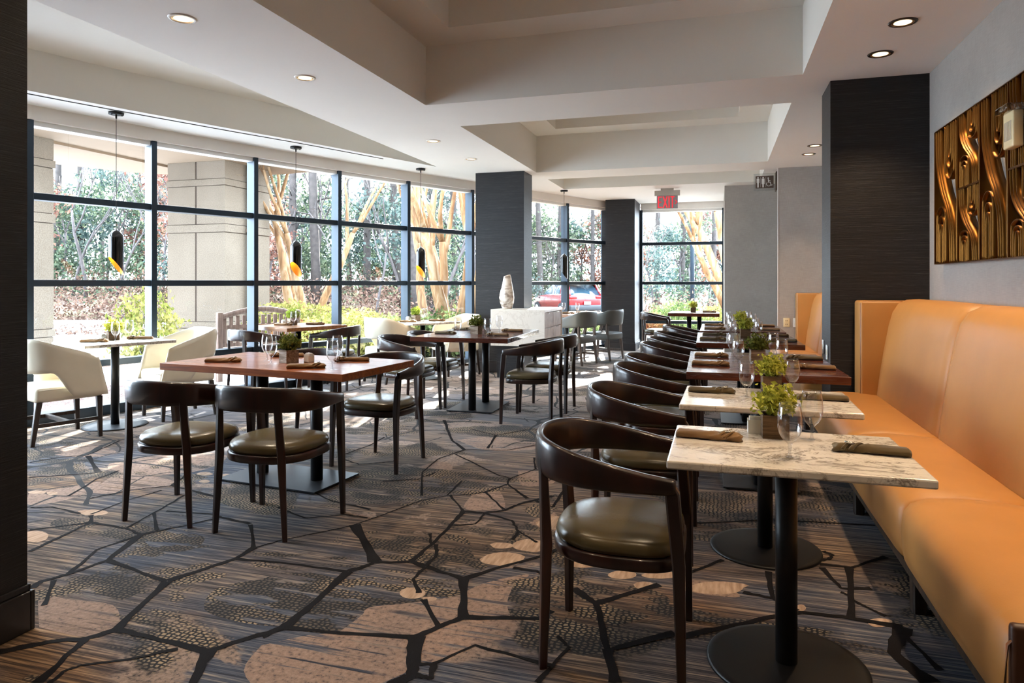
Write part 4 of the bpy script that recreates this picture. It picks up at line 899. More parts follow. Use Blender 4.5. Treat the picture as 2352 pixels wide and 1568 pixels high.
# ------------------------------------------------------------------ pendants
def pendant():
    t = thing('pendant_light', '', 'pendant light')
    c = MB(); c.cyl(0, 0, -.022, 0, .066, 32)
    for s_ in (-1, 1): c.cyl(s_ * .045, -.02, -.034, -.022, .005, 10)
    c.build('canopy', M['black_metal'], t)
    w_ = MB(); w_.cyl(0, 0, -1.125, -.02, .0028, 8); w_.cyl(0, 0, -.06, -.02, .008, 10); w_.build('cord', M['black_metal'], t)
    N = 40; r = .066; s = MB(); rings = []
    for k, (rr, z) in enumerate([(.004, -1.105), (.008, -1.125), (.02, -1.132), (.036, -1.142), (.052, -1.160), (.062, -1.180), (.066, -1.205)]): rings.append([(rr * math.cos(2 * PI * j / N), rr * math.sin(2 * PI * j / N), z) for j in range(N)])
    cut = lambda x: -1.475 - .088 * (x / r)
    rings.append([(r * math.cos(2 * PI * j / N), r * math.sin(2 * PI * j / N), cut(r * math.cos(2 * PI * j / N))) for j in range(N)])
    s.rings(rings, True, False); s.build('shade', M['pend_black'], t)
    i = MB(); r2 = .0635
    i.rings([[(r2 * math.cos(2 * PI * j / N), r2 * math.sin(2 * PI * j / N), cut(r * math.cos(2 * PI * j / N)) - .0005) for j in range(N)], [(r2 * math.cos(2 * PI * j / N), r2 * math.sin(2 * PI * j / N), -1.30) for j in range(N)]], False, True)
    i.rings([[(q * math.cos(2 * PI * j / N), q * math.sin(2 * PI * j / N), cut(r * math.cos(2 * PI * j / N)) - .0005) for j in range(N)] for q in (r, r2)], False, False)
    i.build('gold_lining', M['gold_in'], t)
    return t
pn = pendant()
for x, y, rz, lb in [(-5.54, 5.18, 66, 'black tube pendant with slanted gold opening over the left marble table'), (-4.865, 7.11, 82, 'black tube pendant with gold opening, between first and third pendants'),
                     (-4.08, 8.98, 60, 'black tube pendant closest to the centre pillar'), (-2.61, 11.82, -8, 'black tube pendant seen edge-on above the table behind the grey chairs')]:
    place(pn, (x, y, Z1), R(rz), lb, 'black tube pendants along the windows')
    if y < 9.5:
        l = bpy.data.objects.new('pendant_glow', bpy.data.lights.new('pendant_glow', 'POINT')); C.objects.link(l); l.location = (x, y, Z1 - 1.36); l.data.energy = 1.3; l.data.color = (1, .6, .25); l.data.shadow_soft_size = .02

# ------------------------------------------------------------------ wall art
t = thing('wall_sculpture', 'aged brass ribbon relief panel mounted on the right wall above the banquette', 'artwork', (1.58, 3.95, 1.455))
W_, HT = 1.72, .965     # local y = along the wall (away from camera), z up, depth toward -x
def ribbon(pts, d0=.012, d1=.066, th=.0035):
    b = MB(); P = cr([(0, p[0], p[1]) for p in pts], 7); n = len(P); vs = []
    for i, p in enumerate(P):
        tt = (P[min(n - 1, i + 1)] - P[max(0, i - 1)]).normalized(); nn = Vector((0, -tt.z, tt.y)) * th
        for dx, sg in ((-d0, 1), (-d1, 1), (-d1, -1), (-d0, -1)): vs.append((dx, p.y + nn.y * sg, p.z + nn.z * sg))
    b.rings([vs[4 * i:4 * i + 4] for i in range(n)], True, True); return b
def module(y1, wd, z0, ht):
    """one panel; y1 = its far edge; u runs toward the camera, v up, both 0..1"""
    m_ = lambda u, v: (y1 - u * wd, z0 + v * ht)
    L = []
    for k in range(3):
        o = k * .10; L.append([m_(.04 + o, 1.0), m_(.05 + o, .86), m_(.09 + o, .70), m_(.26 + o, .53), m_(.50 + o * .85, .39), m_(.63 + o * .8, .24), m_(.66 + o * .8, 0)])
    for k in range(3):
        h_ = (.19, .125, .06)[k]; vb = (.60, .68, .75)[k]; c_ = .63; L.append([m_(c_ - h_, 1.0), m_(c_ - h_, vb + .10), m_(c_ - h_ * .75, vb + .03), m_(c_, vb), m_(c_ + h_ * .75, vb + .03), m_(c_ + h_, vb + .10), m_(c_ + h_, 1.0)])
    for k in range(3):
        h_ = (.19, .125, .06)[k]; vb = (.42, .35, .29)[k]; c_ = .27; L.append([m_(c_ - h_, 0), m_(c_ - h_, vb - .10), m_(c_ - h_ * .75, vb - .03), m_(c_, vb), m_(c_ + h_ * .75, vb - .03), m_(c_ + h_, vb - .10), m_(c_ + h_, 0)])
    L.append([m_(.90, 1), m_(.90, .6), m_(.95, .45), m_(.93, .3), m_(.93, 0)])
    f = MB(); y0 = y1 - wd
    f.box(-.07, -.002, y1 - .006, y1, z0, z0 + ht); f.box(-.07, -.002, y0, y0 + .006, z0, z0 + ht); f.box(-.07, -.002, y0, y1, z0, z0 + .006); f.box(-.07, -.002, y0, y1, z0 + ht - .006, z0 + ht)
    f.build('panel_frame', M['brass'], t, bevel=.001)
    rb = MB()
    for l_ in L:
        q = ribbon(l_); rb.add(q.v, q.f)
    rb.build('brass_ribbons', M['brass'], t)
yy = W_
for wd, split in ((.50, 0), (.40, 1), (.42, 0), (.40, 1)):
    if split: module(yy, wd, 0, HT * .5); module(yy, wd, HT * .5, HT * .5)
    else: module(yy, wd, 0, HT)
    yy -= wd
# ------------------------------------------------------------------ small fixtures
t = thing('alarm_strobe', 'cream alarm strobe with clear cap on the right edge of the metal artwork', 'alarm', (1.51, 4.20, 2.03))
b = MB(); b.rbox(-.05, .0, -.065, .065, 0, .19, .008, 2); b.build('body', M['ivory'], t)
b = MB(); b.rbox(-.085, -.0, -.08, .08, .185, .225, .012, 2); b.build('lens', M['sign_frost'], t)
b = MB()
for i in range(7):
    for j in range(7): b.cyl(0, 0, 0, .002, .003, 6)
g = MB()
for i in range(6): g.box(-.0515, -.049, -.04 + i * .016 - .003, -.04 + i * .016 + .003, .04, .14)
g.build('grille', M['sign_grey'], t)
t = thing('exit_sign', 'red EXIT sign with arrow hanging from the ceiling before the far window', 'sign', (-.85, 12.12, 0), R(4))
b = MB(); b.box(-.215, .215, -.04, .04, 2.835, 2.925); b.box(-.11, .11, -.035, .035, 2.925, Z1)
b.build('housing', M['sign_grey'], t, bevel=.003)
b = MB(); b.box(-.178, .178, -.012, .012, 2.615, 2.835); b.build('face_panel', M['sign_face'], t)
b = MB()
def bar(x0, z0, x1, z1, wd=.017, y=-.0125, T=None, mb=None):
    d = Vector((x1 - x0, z1 - z0)); d.normalize(); n = Vector((-d.y, d.x)) * wd / 2
    q = [(x0 + n.x, z0 + n.y), (x0 - n.x, z0 - n.y), (x1 - n.x, z1 - n.y), (x1 + n.x, z1 + n.y)]
    mb.add([(a_, y - .004, c_) for a_, c_ in q] + [(a_, y, c_) for a_, c_ in q], [(0, 1, 2, 3), (7, 6, 5, 4), (0, 4, 5, 1), (1, 5, 6, 2), (2, 6, 7, 3), (3, 7, 4, 0)], 0, False)
zt, zb = 2.825, 2.625; zm = (zt + zb) / 2
x = -.132; bar(x, zb, x, zt, mb=b); bar(x, zt - .011, x + .055, zt - .011, mb=b); bar(x, zm, x + .045, zm, mb=b); bar(x, zb + .011, x + .055, zb + .011, mb=b)
bar(-.060, zb, .000, zt, mb=b); bar(.000, zb, -.060, zt, y=-.0135, mb=b)
bar(.028, zb, .028, zt, mb=b); bar(.078, zb, .078, zt, mb=b); bar(.048, zt - .011, .110, zt - .011, mb=b)
bar(.118, zm + .035, .146, zm, .012, mb=b); bar(.118, zm - .035, .146, zm, .012, y=-.0135, mb=b)
b.build('lettering', M['red_lit'], t, T=Matrix.Diagonal((1.13, 1, 1, 1)))
t = thing('restroom_sign', 'brown restroom sign with man, woman and wheelchair symbols projecting from the grey wall edge', 'sign', (.80, 10.62, 2.66))
b = MB(); b.box(-.005, .012, -.10, .10, 0, .27); b.build('bracket', M['sign_brown'], t)
b = MB(); b.box(-.305, -.005, -.012, .012, .01, .26); b.build('acrylic_panel', M['sign_frost'], t)
b = MB(); b.box(-.278, -.03, -.016, -.012, .045, .225); b.build('brown_plate', M['sign_brown'], t)
b = MB(); Y = -.017
def disc(cx, cz, r, mb, y=Y, n=16, r0=0, a0=0, a1=2 * PI):
    if r0 == 0: mb.add([(cx + r * math.cos(2 * PI * j / n), y, cz + r * math.sin(2 * PI * j / n)) for j in range(n)], [tuple(range(n))], 0, False)
    else:
        P = [(cx + q * math.cos(a0 + (a1 - a0) * j / n), y, cz + q * math.sin(a0 + (a1 - a0) * j / n)) for j in range(n + 1) for q in (r, r0)]
        mb.add(P, [(2 * i, 2 * i + 1, 2 * i + 3, 2 * i + 2) for i in range(n)], 0, False)
def quad(pts, mb, y=Y): mb.add([(a_, y, c_) for a_, c_ in pts], [tuple(range(len(pts)))], 0, False)
for cx, fem in ((-.245, 0), (-.175, 1)):
    disc(cx, .200, .010, b); quad([(cx - .019, .186), (cx + .019, .186), (cx + (.021 if fem else .019), .125), (cx + .014, .125), (cx + .012, .170), (cx - .012, .170), (cx - .014, .125), (cx - (.021 if fem else .019), .125)], b)
    if fem: quad([(cx - .011, .184), (cx + .011, .184), (cx + .021, .105), (cx - .021, .105)], b, Y - .0004)
    else: quad([(cx - .012, .184), (cx + .012, .184), (cx + .012, .115), (cx - .012, .115)], b, Y - .0004)
    quad([(cx - .011, .118), (cx - .001, .118), (cx - .001, .058), (cx - .010, .058)], b, Y - .0008); quad([(cx + .001, .118), (cx + .011, .118), (cx + .010, .058), (cx + .001, .058)], b, Y - .0008)
for cx in (-.210, -.138): quad([(cx - .001, .06), (cx + .001, .06), (cx + .001, .21), (cx - .001, .21)], b)
disc(-.105, .190, .010, b); quad([(-.110, .180), (-.098, .178), (-.094, .125), (-.106, .125)], b); quad([(-.104, .160), (-.075, .155), (-.075, .147), (-.103, .150)], b)
quad([(-.104, .135), (-.074, .135), (-.060, .085), (-.068, .083), (-.080, .126), (-.104, .126)], b); disc(-.098, .105, .034, b, Y - .0004, 24, .027, 2.3, 6.0); quad([(-.062, .088), (-.046, .094), (-.044, .088), (-.060, .080)], b)
b.build('pictograms', M['white_plastic'], t)
for x, lb, m_ in ((.925, 'ivory wall outlet, left one of the pair on the alcove wall', 'ivory'), (1.055, 'white wall outlet, right one of the pair on the alcove wall', 'white_plastic')):
    t = thing('wall_outlet', lb, 'outlet', (x, 10.4, .70), group='wall outlets in the alcove')
    b = MB(); b.rbox(-.042, .042, -.008, 0, 0, .125, .003, 2); b.build('cover_plate', M[m_], t)
    b = MB()
    for z in (.036, .088): b.box(-.012, -.006, -.0095, -.0078, z - .008, z + .008); b.box(.006, .012, -.0095, -.0078, z - .008, z + .008)
    b.build('sockets', M['sign_brown'], t)
for y, z, lb in ((6.20, .745, 'small light switch plate on the bluish side of the right pillar, nearer'), (6.42, .77, 'small light switch plate on the bluish side of the right pillar, farther')):
    t = thing('switch_plate', lb, 'switch', (.87, y, z), group='switch plates on the right pillar')
    b = MB(); b.rbox(-.009, 0, -.036, .036, -.06, .06, .003, 2); b.build('cover_plate', M['white_plastic'], t)
    b = MB(); b.box(-.0115, -.0088, -.010, .010, -.022, .022); b.build('rocker', M['ivory'], t)

# ------------------------------------------------------------------ outdoors
def dep(px, d):
    u = (px - 1176) / 1568.; return (d * (-math.sin(_yaw) + u * math.cos(_yaw)), d * (math.cos(_yaw) + u * math.sin(_yaw)))
def gz(x, y):
    d = -x * math.sin(_yaw) * 1 + y * math.cos(_yaw); s = x * math.cos(_yaw) + y * math.sin(_yaw)
    k = max(0.0, min(1.0, (d - 22.5) / 9.0)); k = k * k * (3 - 2 * k)
    hl = 1.0 * k * (1 if s < -6 else max(0.0, 1 - (s + 6) / 8.0)); drop = -.32 * max(0.0, min(1.0, (d - 18) / 8)) * (1 if s > -1 else max(0.0, 1 + (s + 1) / 6))
    return -.03 + hl + drop + .05 * math.sin(x * 1.3) * math.sin(y * 1.1) * k
g = MB(); xs = np.linspace(-60, 40, 101); ysn = np.linspace(-6, 84, 91)
vs = [(x, y, gz(x, y)) for y in ysn for x in xs]
fs = []
for j in range(len(ysn) - 1):
    for i in range(len(xs) - 1):
        cx, cy = xs[i] + .5, ysn[j] + .5
        if -5.2 < cx < 1.7 and -1.5 < cy < 6.4: continue
        a = j * len(xs) + i; fs.append((a, a + 1, a + len(xs) + 1, a + len(xs)))
g.add(vs, fs, 0, True); struct('ground_outside', g, M['ground'])
def flat(name, pts, z, m, th=.05):
    b = MB(); b.prism(pts, z - th, z); return struct(name, b, m)
flat('driveway', [(-9.6, -5), (-9.6, 9.5), (-11.5, 13.6), (-13.8, 18.6), (-17.5, 17.6), (-20.8, 16.6), (-36, 11.5), (-36, -5)], -.005, M['drive'])
flat('sidewalk', [(-9.6, 0), (-9.2, 5.6), (-8.0, 7.0), (-7.0, 7.0), (-6.1, 6.75), (-5.2, 8.2), (-4.75, 9.3), (-4.25, 10.4), (-4.8, 10.9), (-6.2, 10.2), (-9.2, 9.5)], -.004, M['concrete'])
flat('mulch_bed', [(-9.6, 0), (-9.2, 5.6), (-8.0, 7.0), (-7.0, 7.0), (-6.1, 6.75), (-5.6, 6.4), (-6.05, 5.3), (-6.25, 4.4), (-6.5, 2.3), (-6.5, 0)], -.004, M['mulch'])
flat('parking_strip', [(-30, 24.5), (-3.5, 31.5), (16, 31.5), (16, 39), (-5, 39), (-30, 31)], -.24, M['drive'], .15)
flat('garden_walk', [(-2.9, 14.4), (2.6, 14.6), (3.4, 16.6), (-3.2, 16.0)], -.004, M['concrete'])
b = MB()
cpts = [(-36, 11.5), (-20.8, 16.6), (-17.5, 17.6), (-13.8, 18.6)]
for p, q in zip(cpts[:-1], cpts[1:]):
    d = (Vector(q) - Vector(p)).normalized(); n = Vector((-d.y, d.x)) * .16
    b.prism([p, q, (q[0] + n.x, q[1] + n.y), (p[0] + n.x, p[1] + n.y)], -.03, .13)
struct('kerb', b, M['concrete'])
# porch: stone pillars and roof
roof = thing('porch_roof', 'beige stucco porch roof on stone pillars outside the left windows', 'porch roof', (-11, 8, 3.88))
b = MB(); RP = [(-15, 7.2), (-14.6, 9.2), (-13.0, 12.6), (-11.4, 13.9), (-8.9, 13.75), (-8.45, 10.2), (-9.6, 8.6), (-11.2, 7.3)]
b.prism([(x + 11, y - 8) for x, y in RP], 0, .75); b.build('roof_slab', M['soffit'], roof)
b = MB(); b.box(-.6, -.45, .6, 5.4, -.05, 0); b.build('soffit_beam', M['soffit'], roof)
def pillar(lab, x0, x1, y0, y1):
    t = thing('stone_pillar', lab, 'pillar', (x0, y0, -.02), group='stone-clad porch pillars'); T = Matrix.Translation((-x0, -y0, .02)); g_ = .012
    c = MB(); c.box(x0 + g_, x1 - g_, y0 + g_, y1 - g_, -.02, 3.88); c.build('core', M['groove'], t, T=T)
    xm = (x0 + x1) / 2; ym = (y0 + y1) / 2
    for i, (za, zb_) in enumerate(((-.02, .36), (.37, .50), (.51, 2.38), (2.39, 2.55), (2.56, 3.36), (3.37, 3.50), (3.51, 3.88))):
        p = MB()
        if i % 2 == 0:
            for (a, c_) in ((x0, xm - .02), (xm + .02, x1)):
                for (e, f) in ((y0, ym - .02), (ym + .02, y1)): p.box(a, c_, e, f, za, zb_)
        else: p.box(x0 - .02, x1 + .02, y0 - .02, y1 + .02, za, zb_)
        p.build('stone_course', M['pillar'], t, T=T, bevel=.006)
    return t
p2 = pillar('large stone-clad pillar behind the wooden bench outside', -11.30, -9.83, 11.87, 13.35)
pillar('shadowed stone-clad pillar at far left beside the dark near pillar', -12.9, -11.37, 7.75, 9.31)
t = thing('outside_downspout', 'brown round rainwater pipe on the right side of the large stone pillar', 'drainpipe', (-9.74, 12.55, 0))
b = MB(); b.tube([(0, 0, 0), (0, 0, 3.86)], .06, 12); b.build('pipe', M['groove'], t)
b = MB(); b.box(-.06, .09, -.07, .07, 2.42, 2.50); b.build('bracket', M['sign_brown'], t)
# bench
bt = thing('garden_bench', 'weathered wooden slatted bench with arched back outside the window', 'bench', (-6.20, 8.20, -.004), math.atan2(1.21, .47))
# local x along the bench; the back is at y=0 on our side, the seat at +y
BL = .60
b = MB(); P = [(x, .0, .86 + .10 * math.cos(x / BL * PI / 2) ** 1.0) for x in np.linspace(-BL, BL, 17)]
b.sweep(P, [.02] * 17, [.038] * 17, 8, .3); b.build('crest_rail', M['bench_wood'], bt)
b = MB(); b.box(-BL, BL, -.015, .015, .70, .755); b.build('back_rail', M['bench_wood'], bt)
b = MB(); b.box(-BL, BL, -.015, .015, .46, .51); b.build('back_rail', M['bench_wood'], bt)
for k in range(12):
    x = -BL + .07 + k * (2 * BL - .14) / 11; b = MB(); b.box(x - .026, x + .026, -.010, .010, .46, .88); b.build('back_slat', M['bench_wood'], bt, bevel=.002)
for k in range(5): b = MB(); b.box(-BL, BL, .04 + k * .09, .115 + k * .09, .42, .445); b.build('seat_slat', M['bench_wood'], bt, bevel=.002)
for s_ in (-1, 1):
    b = MB(); b.box(s_ * BL - .035, s_ * BL + .035, -.035, .035, 0, .93); b.build('post', M['bench_wood'], bt, bevel=.008)
    b = MB(); b.box(s_ * BL - .035, s_ * BL + .035, .43, .50, 0, .64); b.build('leg', M['bench_wood'], bt, bevel=.004)
    b = MB(); b.box(s_ * BL - .04, s_ * BL + .04, -.03, .53, .64, .67); b.build('armrest', M['bench_wood'], bt, bevel=.006)
    b = MB(); b.box(s_ * BL - .02, s_ * BL + .02, .03, .45, .33, .41); b.build('side_rail', M['bench_wood'], bt)
# shrubs
def shrub(name, m, seed, rx_=.8, rz_=.62, n=1900, size=.05):
    t = thing(name, '', 'bush'); f = leaf_cloud(n, rx_, rx_, rz_, size, seed, rz_ * .85, None, .45); f.build('leaves', m, t)
    s = MB(); r = random.Random(seed)
    for k in range(9): a = r.uniform(0, 6.28); s.tube([(.05 * math.cos(a), .05 * math.sin(a), 0), (.3 * rx_ * math.cos(a), .3 * rx_ * math.sin(a), rz_ * .7), (.7 * rx_ * math.cos(a), .7 * rx_ * math.sin(a), rz_ * 1.4)], [.012, .008, .004], 5)
    s.build('stems', M['twig'], t); return t
sy, sg, srd = shrub('yellow_bush', M['bush_yellow'], 21), shrub('green_bush', M['bush_green'], 22), shrub('reddish_bush', M['bush_red'], 23, .6, .5)
GS = 'garden shrubs outside the windows'; rr = random.Random(8)
L_ = ['yellow-green bush', 'rounded green bush', 'low reddish bush']; cnt2 = {}
for px, d, k, s_ in sorted([(652, 14.0, 0, 1.15), (676, 13.2, 2, 1.0), (760, 14.2, 0, 1.15), (735, 13.0, 0, .95), (800, 13.4, 0, 1.05), (835, 13.0, 0, 1.0), (868, 12.6, 0, 1.05), (900, 13.2, 2, 1.1), (915, 11.9, 0, .9), (940, 12.6, 1, 1.1), (985, 12.6, 1, .95),
                     (1020, 12.4, 1, .9), (1058, 13.0, 1, 1.1), (1245, 17.5, 1, .8), (1300, 19, 1, .7), (1350, 17, 1, .62), (1380, 19, 0, .7), (1500, 20, 2, .9), (1530, 22, 1, 1.0), (1560, 20.5, 1, 1.15), (1600, 21, 0, .8), (1640, 19.5, 0, .95), (1610, 18.0, 1, .6), (705, 15.5, 0, 1.2)]):
    x, y = dep(px, d); w_ = 'middle window planting' if px < 950 else ('bed left of the centre pillar' if px < 1100 else ('planting below the red car' if px < 1450 else 'exit window planting')); kk = cnt2.get((k, w_), 0); cnt2[(k, w_)] = kk + 1
    o = place((sy, sg, srd)[k], (x, y, gz(x, y) - .02), rr.uniform(0, 6), '%s, %s from the left in the %s' % (L_[k], ['first', 'second', 'third', 'fourth', 'fifth', 'sixth', 'seventh', 'eighth', 'ninth'][kk], w_), GS); s_ *= .82; o.scale = (s_, s_, s_ * rr.uniform(.74, .9))
x, y = dep(338, 11.6); o = place(sy, (x, y, -.02), 1.0, 'tall yellow and russet shrub left of the large stone pillar', GS); o.scale = (.72, .72, 1.02)
# crepe myrtles
def branchy(mb, p, d, L, r, lv, rd, spread=.5, up=.15, nseg=5, wob=.10, kids=2):
    pts = [p]; rs = [r]; q = Vector(p); dd = Vector(d).normalized()
    for i in range(nseg):
        dd = (dd + Vector((rd.uniform(-wob, wob), rd.uniform(-wob, wob), up * .3))).normalized(); q = q + dd * L / nseg; pts.append(tuple(q)); rs.append(r * (1 - .45 * (i + 1) / nseg))
    mb.tube(pts, rs, 8 if r > .03 else 5)
    if lv > 0:
        for k in range(kids):
            i = nseg - (k % 2) * 1; a = rd.uniform(0, 6.28)
            nd = (dd + Vector((math.cos(a), math.sin(a), rd.uniform(-.1, .4))) * spread).normalized()
            branchy(mb, pts[i], nd, L * rd.uniform(.6, .8), rs[i] * .72, lv - 1, rd, spread, up, nseg, wob, kids)
def crepe_tree(lab, x, y, trunks, seed, r0=.09):
    t = thing('crepe_myrtle', lab, 'tree', (x, y, gz(x, y)), group='multi-trunked crepe myrtles outside'); rd = random.Random(seed)
    for k, (ox, oy, dx, dy, L, r) in enumerate(trunks):
        b = MB(); branchy(b, (ox, oy, -.05), (dx, dy, 1.0), L, r, 3, rd, .42, .25, 7, .11, 3); b.build('trunk', M['crepe'], t)
    return t
x, y = dep(1028, 12.9)
crepe_tree('large multi-trunked crepe myrtle filling the last window before the centre pillar', x, y,
    [(-.35, 0, -.42, .1, 2.3, .115), (-.18, .1, -.16, .05, 2.2, .13), (0, 0, .02, -.1, 2.4, .15), (.15, .12, .10, .1, 2.4, .13), (.28, 0, .22, .0, 2.3, .12), (-.05, .25, -.32, .25, 2.6, .11), (.38, .1, .04, .1, 2.6, .11)], 5)
x, y = dep(690, 16.0)
crepe_tree('slender crepe myrtle with three pale trunks beyond the bench', x, y, [(-.18, 0, -.10, 0, 3.0, .13), (.1, 0, .12, .05, 2.6, .12), (.12, .1, .42, .1, 2.8, .11), (0, .1, -.35, .2, 3.0, .10)], 9)
x, y = dep(1715, 17.5)
crepe_tree('leaning crepe myrtle whose branches cross the exit sign window', x, y, [(0, 0, -.45, .0, 3.2, .16), (.15, .1, -.30, .05, 3.4, .15), (-.1, 0, -.70, -.05, 2.8, .12), (.3, 0, -.1, .1, 3.2, .12)], 14)
# lamp post
x, y = dep(1590, 27); t = thing('lamp_post', 'thin dark lamp post seen through the exit sign window', 'lamp post', (x, y, gz(x, y)))
b = MB(); b.cyl(0, 0, 0, 7.5, .09, 16, r2=.07); b.build('pole', M['frame'], t); b = MB(); b.cyl(0, 0, 0, .35, .2, 16); b.build('base', M['concrete'], t)
b = MB(); b.rbox(-.25, .25, -.9, .1, 7.5, 7.65, .03, 2); b.build('lamp_head', M['frame'], t)
# car
def car():
    x, y = dep(1300, 32.5)
    t = thing('red_car', 'red hatchback parked outside beyond the far windows, seen from behind', 'car', (x, y, -.24), R(38))
    # local: +y forward, rear at -y
    S = [(-2.1, .70, .42, .95, .72), (-2.02, .86, .32, 1.02, .80), (-1.7, .90, .28, 1.06, .84), (-1.0, .91, .26, 1.06, .85), (0, .91, .25, 1.04, .86), (1.0, .90, .26, .98, .85), (1.7, .86, .30, .88, .80), (2.05, .72, .36, .76, .66), (2.15, .60, .42, .66, .52)]
    b = MB(); b.rings([[(-w2, yy, z1), (-w1, yy, z1 - .12), (-w1, yy, (z0 + z1) / 2), (-w1 * .97, yy, z0 + .06), (-w1 * .9, yy, z0), (w1 * .9, yy, z0), (w1 * .97, yy, z0 + .06), (w1, yy, (z0 + z1) / 2), (w1, yy, z1 - .12), (w2, yy, z1)] for yy, w1, z0, z1, w2 in S], True, True)
    b.build('body', M['red_car'], t, fixn=True)
    b = MB(); b.rings([[(-.80, -2.0, 1.0), (-.80, .85, 1.0), (.80, .85, 1.0), (.80, -2.0, 1.0)], [(-.76, -1.85, 1.22), (-.76, .45, 1.25), (.76, .45, 1.25), (.76, -1.85, 1.22)], [(-.66, -1.55, 1.50), (-.66, .0, 1.53), (.66, .0, 1.53), (.66, -1.55, 1.50)]], False, True)
    b.build('windows', M['car_glass'], t, fixn=True)
    b = MB(); b.rings([[(-.68, -1.75, 1.50), (-.68, .02, 1.53), (.68, .02, 1.53), (.68, -1.75, 1.50)], [(-.58, -1.68, 1.58), (-.58, -.1, 1.61), (.58, -.1, 1.61), (.58, -1.68, 1.58)]], True, True); b.build('roof', M['red_car'], t, fixn=True)
    for s_ in (-1, 1):
        b = MB(); b.tube([(s_ * .79, -2.02, 1.0), (s_ * .66, -1.60, 1.52)], .06, 6); b.tube([(s_ * .80, -1.05, 1.02), (s_ * .68, -1.0, 1.52)], .03, 6); b.build('roof_pillar', M['red_car'], t)
        b = MB(); b.rbox(s_ * .66 - .19, s_ * .66 + .19, -2.13, -1.98, .86, .99, .03, 2); b.build('tail_light', M['tail'], t)
        for yy in (-1.35, 1.35):
            Tm = Matrix.Translation((s_ * .82, yy, .33)) @ Matrix.Rotation(PI / 2, 4, 'Y')
            b = MB(); b.cyl(0, 0, -.11, .11, .33, 28); wh = b.build('wheel', M['tyre'], t, T=Tm); b = MB(); b.cyl(0, 0, -.115, .115, .2, 16); b.build('rim', M['rim'], wh, T=Tm)
    b = MB(); b.rbox(-.84, .84, -2.2, -1.9, .32, .58, .06, 3); b.build('bumper', M['car_black'], t)
    b = MB(); b.box(-.16, .16, -2.215, -2.19, .60, .74); b.build('number_plate', M['plate_white'], t)
    b = MB(); b.rbox(-.62, .62, -1.98, -1.70, 1.50, 1.54, .01, 2); b.build('spoiler', M['car_black'], t)
car()
# forest
def pine(seed):
    t = thing('pine_tree', 'tall straight dark-trunked tree in the woods beyond the windows', 'tree', group='tall trunks in the woods'); r = random.Random(seed); b = MB()
    h = 15; rad = r.uniform(.16, .24); w1, w2 = r.uniform(-.3, .3), r.uniform(-.3, .3)
    b.tube([(w1 * math.sin(z / 5), w2 * math.sin(z / 6), z) for z in np.linspace(-.2, h, 9)], [rad * (1 - .05 * i) for i in range(9)], 10)
    for k in range(16):
        z = r.uniform(2.5, 12); a = r.uniform(0, 6.28); L = r.uniform(.6, 2.2); b.tube([(0, 0, z), (L * .5 * math.cos(a), L * .5 * math.sin(a), z + .2), (L * math.cos(a), L * math.sin(a), z + r.uniform(-.2, .6))], [.03, .018, .006], 5)
    b.build('trunk', M['bark'], t)
    f = leaf_cloud(700, 1.5, 1.5, 3.0, .13, seed, 11.5, None, .2); f.build('foliage', M['fol_green'], t); return t
def leafy(seed, m, lab, name):
    t = thing(name, lab, 'tree', group='leafy understory trees in the woods'); r = random.Random(seed); b = MB()
    branchy(b, (0, 0, -.1), (.05, .05, 1), 2.6, .08, 2, r, .6, .3, 5, .12, 3); b.build('trunk', M['twig'], t)
    f = MB()
    for k in range(9):
        a = r.uniform(0, 6.28); q = r.uniform(.2, 1.3); g_ = leaf_cloud(230, .95, .95, .75, .085, seed * 31 + k, 0, None, .15)
        ox, oy, oz = q * math.cos(a), q * math.sin(a), r.uniform(1.0, 5.2); f.add([(x + ox, y + oy, z + oz) for x, y, z in g_.v], g_.f, 0, False)
    f.build('foliage', m, t); return t
def bare(seed):
    t = thing('bare_tree', 'thin bare branching tree at the edge of the woods', 'tree', group='bare trees in the woods'); b = MB()
    branchy(b, (0, 0, -.1), (.06, .03, 1), 3.2, .07, 5, random.Random(seed), .55, .2, 4, .16, 3); b.build('branches', M['twig'], t); return t
pines = [pine(31), pine(32)]; pines[1].name = 'straight_pine_tree'
lfs = [leafy(41, M['fol_green'], 'green leafy tree in the woods beyond the windows', 'leafy_tree'), leafy(42, M['fol_teal'], 'bluish green holly-like tree in the woods', 'holly_tree'), leafy(43, M['fol_red'], 'russet-leaved tree in the woods beyond the windows', 'russet_tree')]
brs = [bare(51), bare(52)]; brs[1].name = 'leafless_tree'
rr = random.Random(77)
SEC = [(0, 358, 'first window at left'), (358, 600, 'second window from left'), (600, 792, 'third window from left'), (792, 950, 'fourth window from left'), (950, 1090, 'window left of the centre pillar'),
       (1090, 1230, 'glass behind the centre pillar'), (1230, 1390, 'window pair with the red car'), (1390, 1470, 'glass behind the far pillar'), (1470, 9999, 'exit sign window')]
ORD = ['leftmost', 'second', 'third', 'fourth', 'fifth', 'sixth', 'seventh', 'eighth', 'ninth', 'tenth', 'eleventh', 'twelfth']
cnt = {}
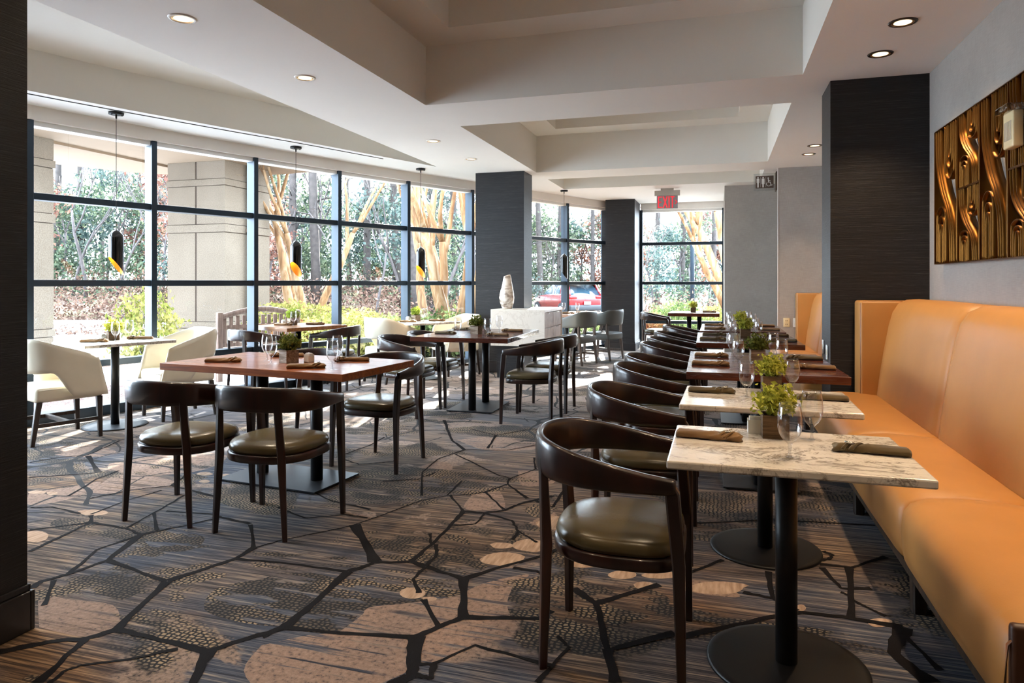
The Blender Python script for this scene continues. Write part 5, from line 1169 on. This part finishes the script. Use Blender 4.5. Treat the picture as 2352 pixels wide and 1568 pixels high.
def put(o, px, d, sc_=1.0):
    what = {'pi': 'dark straight trunk', 'st': 'tall straight pine', 'le': 'green leafy tree', 'ho': 'bluish green tree', 'ru': 'russet-leaved tree', 'ba': 'bare branching tree'}[o.name[:2]]
    if o.name.startswith('leafless'): what = 'leafless forked tree'
    w_ = [q[2] for q in SEC if q[0] <= px < q[1]][0]; k_ = cnt.get((what, w_), 0); cnt[(what, w_)] = k_ + 1
    lab = '%s, %s, through the %s' % (what, ORD[k_] if k_ == 0 else ORD[k_] + ' from left', w_)
    if 1225 < px < 1400 and d < 39: d = 39 + rr.uniform(0, 6)
    if 1470 < px < 1680 and d < 30: d += 10
    x, y = dep(px, d); o = place(o, (x, y, gz(x, y) - .05), rr.uniform(0, 6.28), lab); o.scale = (sc_, sc_, sc_)
for k in range(28):
    px = 60 + 1620 * (k + rr.uniform(0, 1)) / 28; put(pines[k % 2], px, rr.uniform(25, 42), rr.uniform(.8, 1.15))
for k in range(46):
    px = 40 + 1640 * (k + rr.uniform(0, 1)) / 46; left = px < 1100
    put(lfs[2] if rr.random() < (.10 if left else .3) else lfs[k % 2], px, rr.uniform(25, 38) if left else rr.uniform(34, 46), rr.uniform(.85, 1.3))
for k in range(30):
    px = 80 + 1600 * (k + rr.uniform(0, 1)) / 30; put(brs[k % 2], px, rr.uniform(23.5, 30), rr.uniform(.8, 1.2))
# undergrowth and leaf litter, beyond counting
def brush(name, lab, m, n, d0, d1, p0, p1, h, size, seed):
    r = np.random.RandomState(seed); f = MB(); px = p0 + (p1 - p0) * r.rand(n); px = np.where((px > 1225) & (px < 1395), px - 400, px); d = d0 + (d1 - d0) * r.rand(n) ** 1.2; zz_ = h * r.rand(n) ** 1.8
    vs = []; fs_ = []
    for i in range(n):
        x, y = dep(px[i], d[i]); z = gz(x, y) + zz_[i] * (.55 + .45 * math.sin(x * 1.7) * math.sin(y * 1.3)) + .02; a = Vector(r.normal(size=3)).normalized(); b_ = a.cross(Vector(r.normal(size=3))).normalized(); s = size * (.5 + r.rand()) * .5; p = Vector((x, y, z))
        vs += [tuple(p - a * s), tuple(p - b_ * s * .5), tuple(p + a * s), tuple(p + b_ * s * .5)]; fs_.append((4 * i, 4 * i + 1, 4 * i + 2, 4 * i + 3))
    f.add(vs, fs_, 0, False); o = f.build(name, m); tag(o, lab, 'undergrowth', kind='stuff')
brush('undergrowth', 'brown leafy undergrowth along the edge of the woods', M['litter'], 26000, 23.5, 36, 20, 1700, 1.5, .13, 3)
brush('green_undergrowth', 'green leafy undergrowth below the trees of the woods', M['fol_green'], 9000, 27, 38, 20, 1700, 2.4, .16, 4)
brush('leaf_litter', 'fallen leaves scattered over the bank and beds outside', M['litter'], 9000, 17.5, 25, 20, 1700, .04, .11, 5)
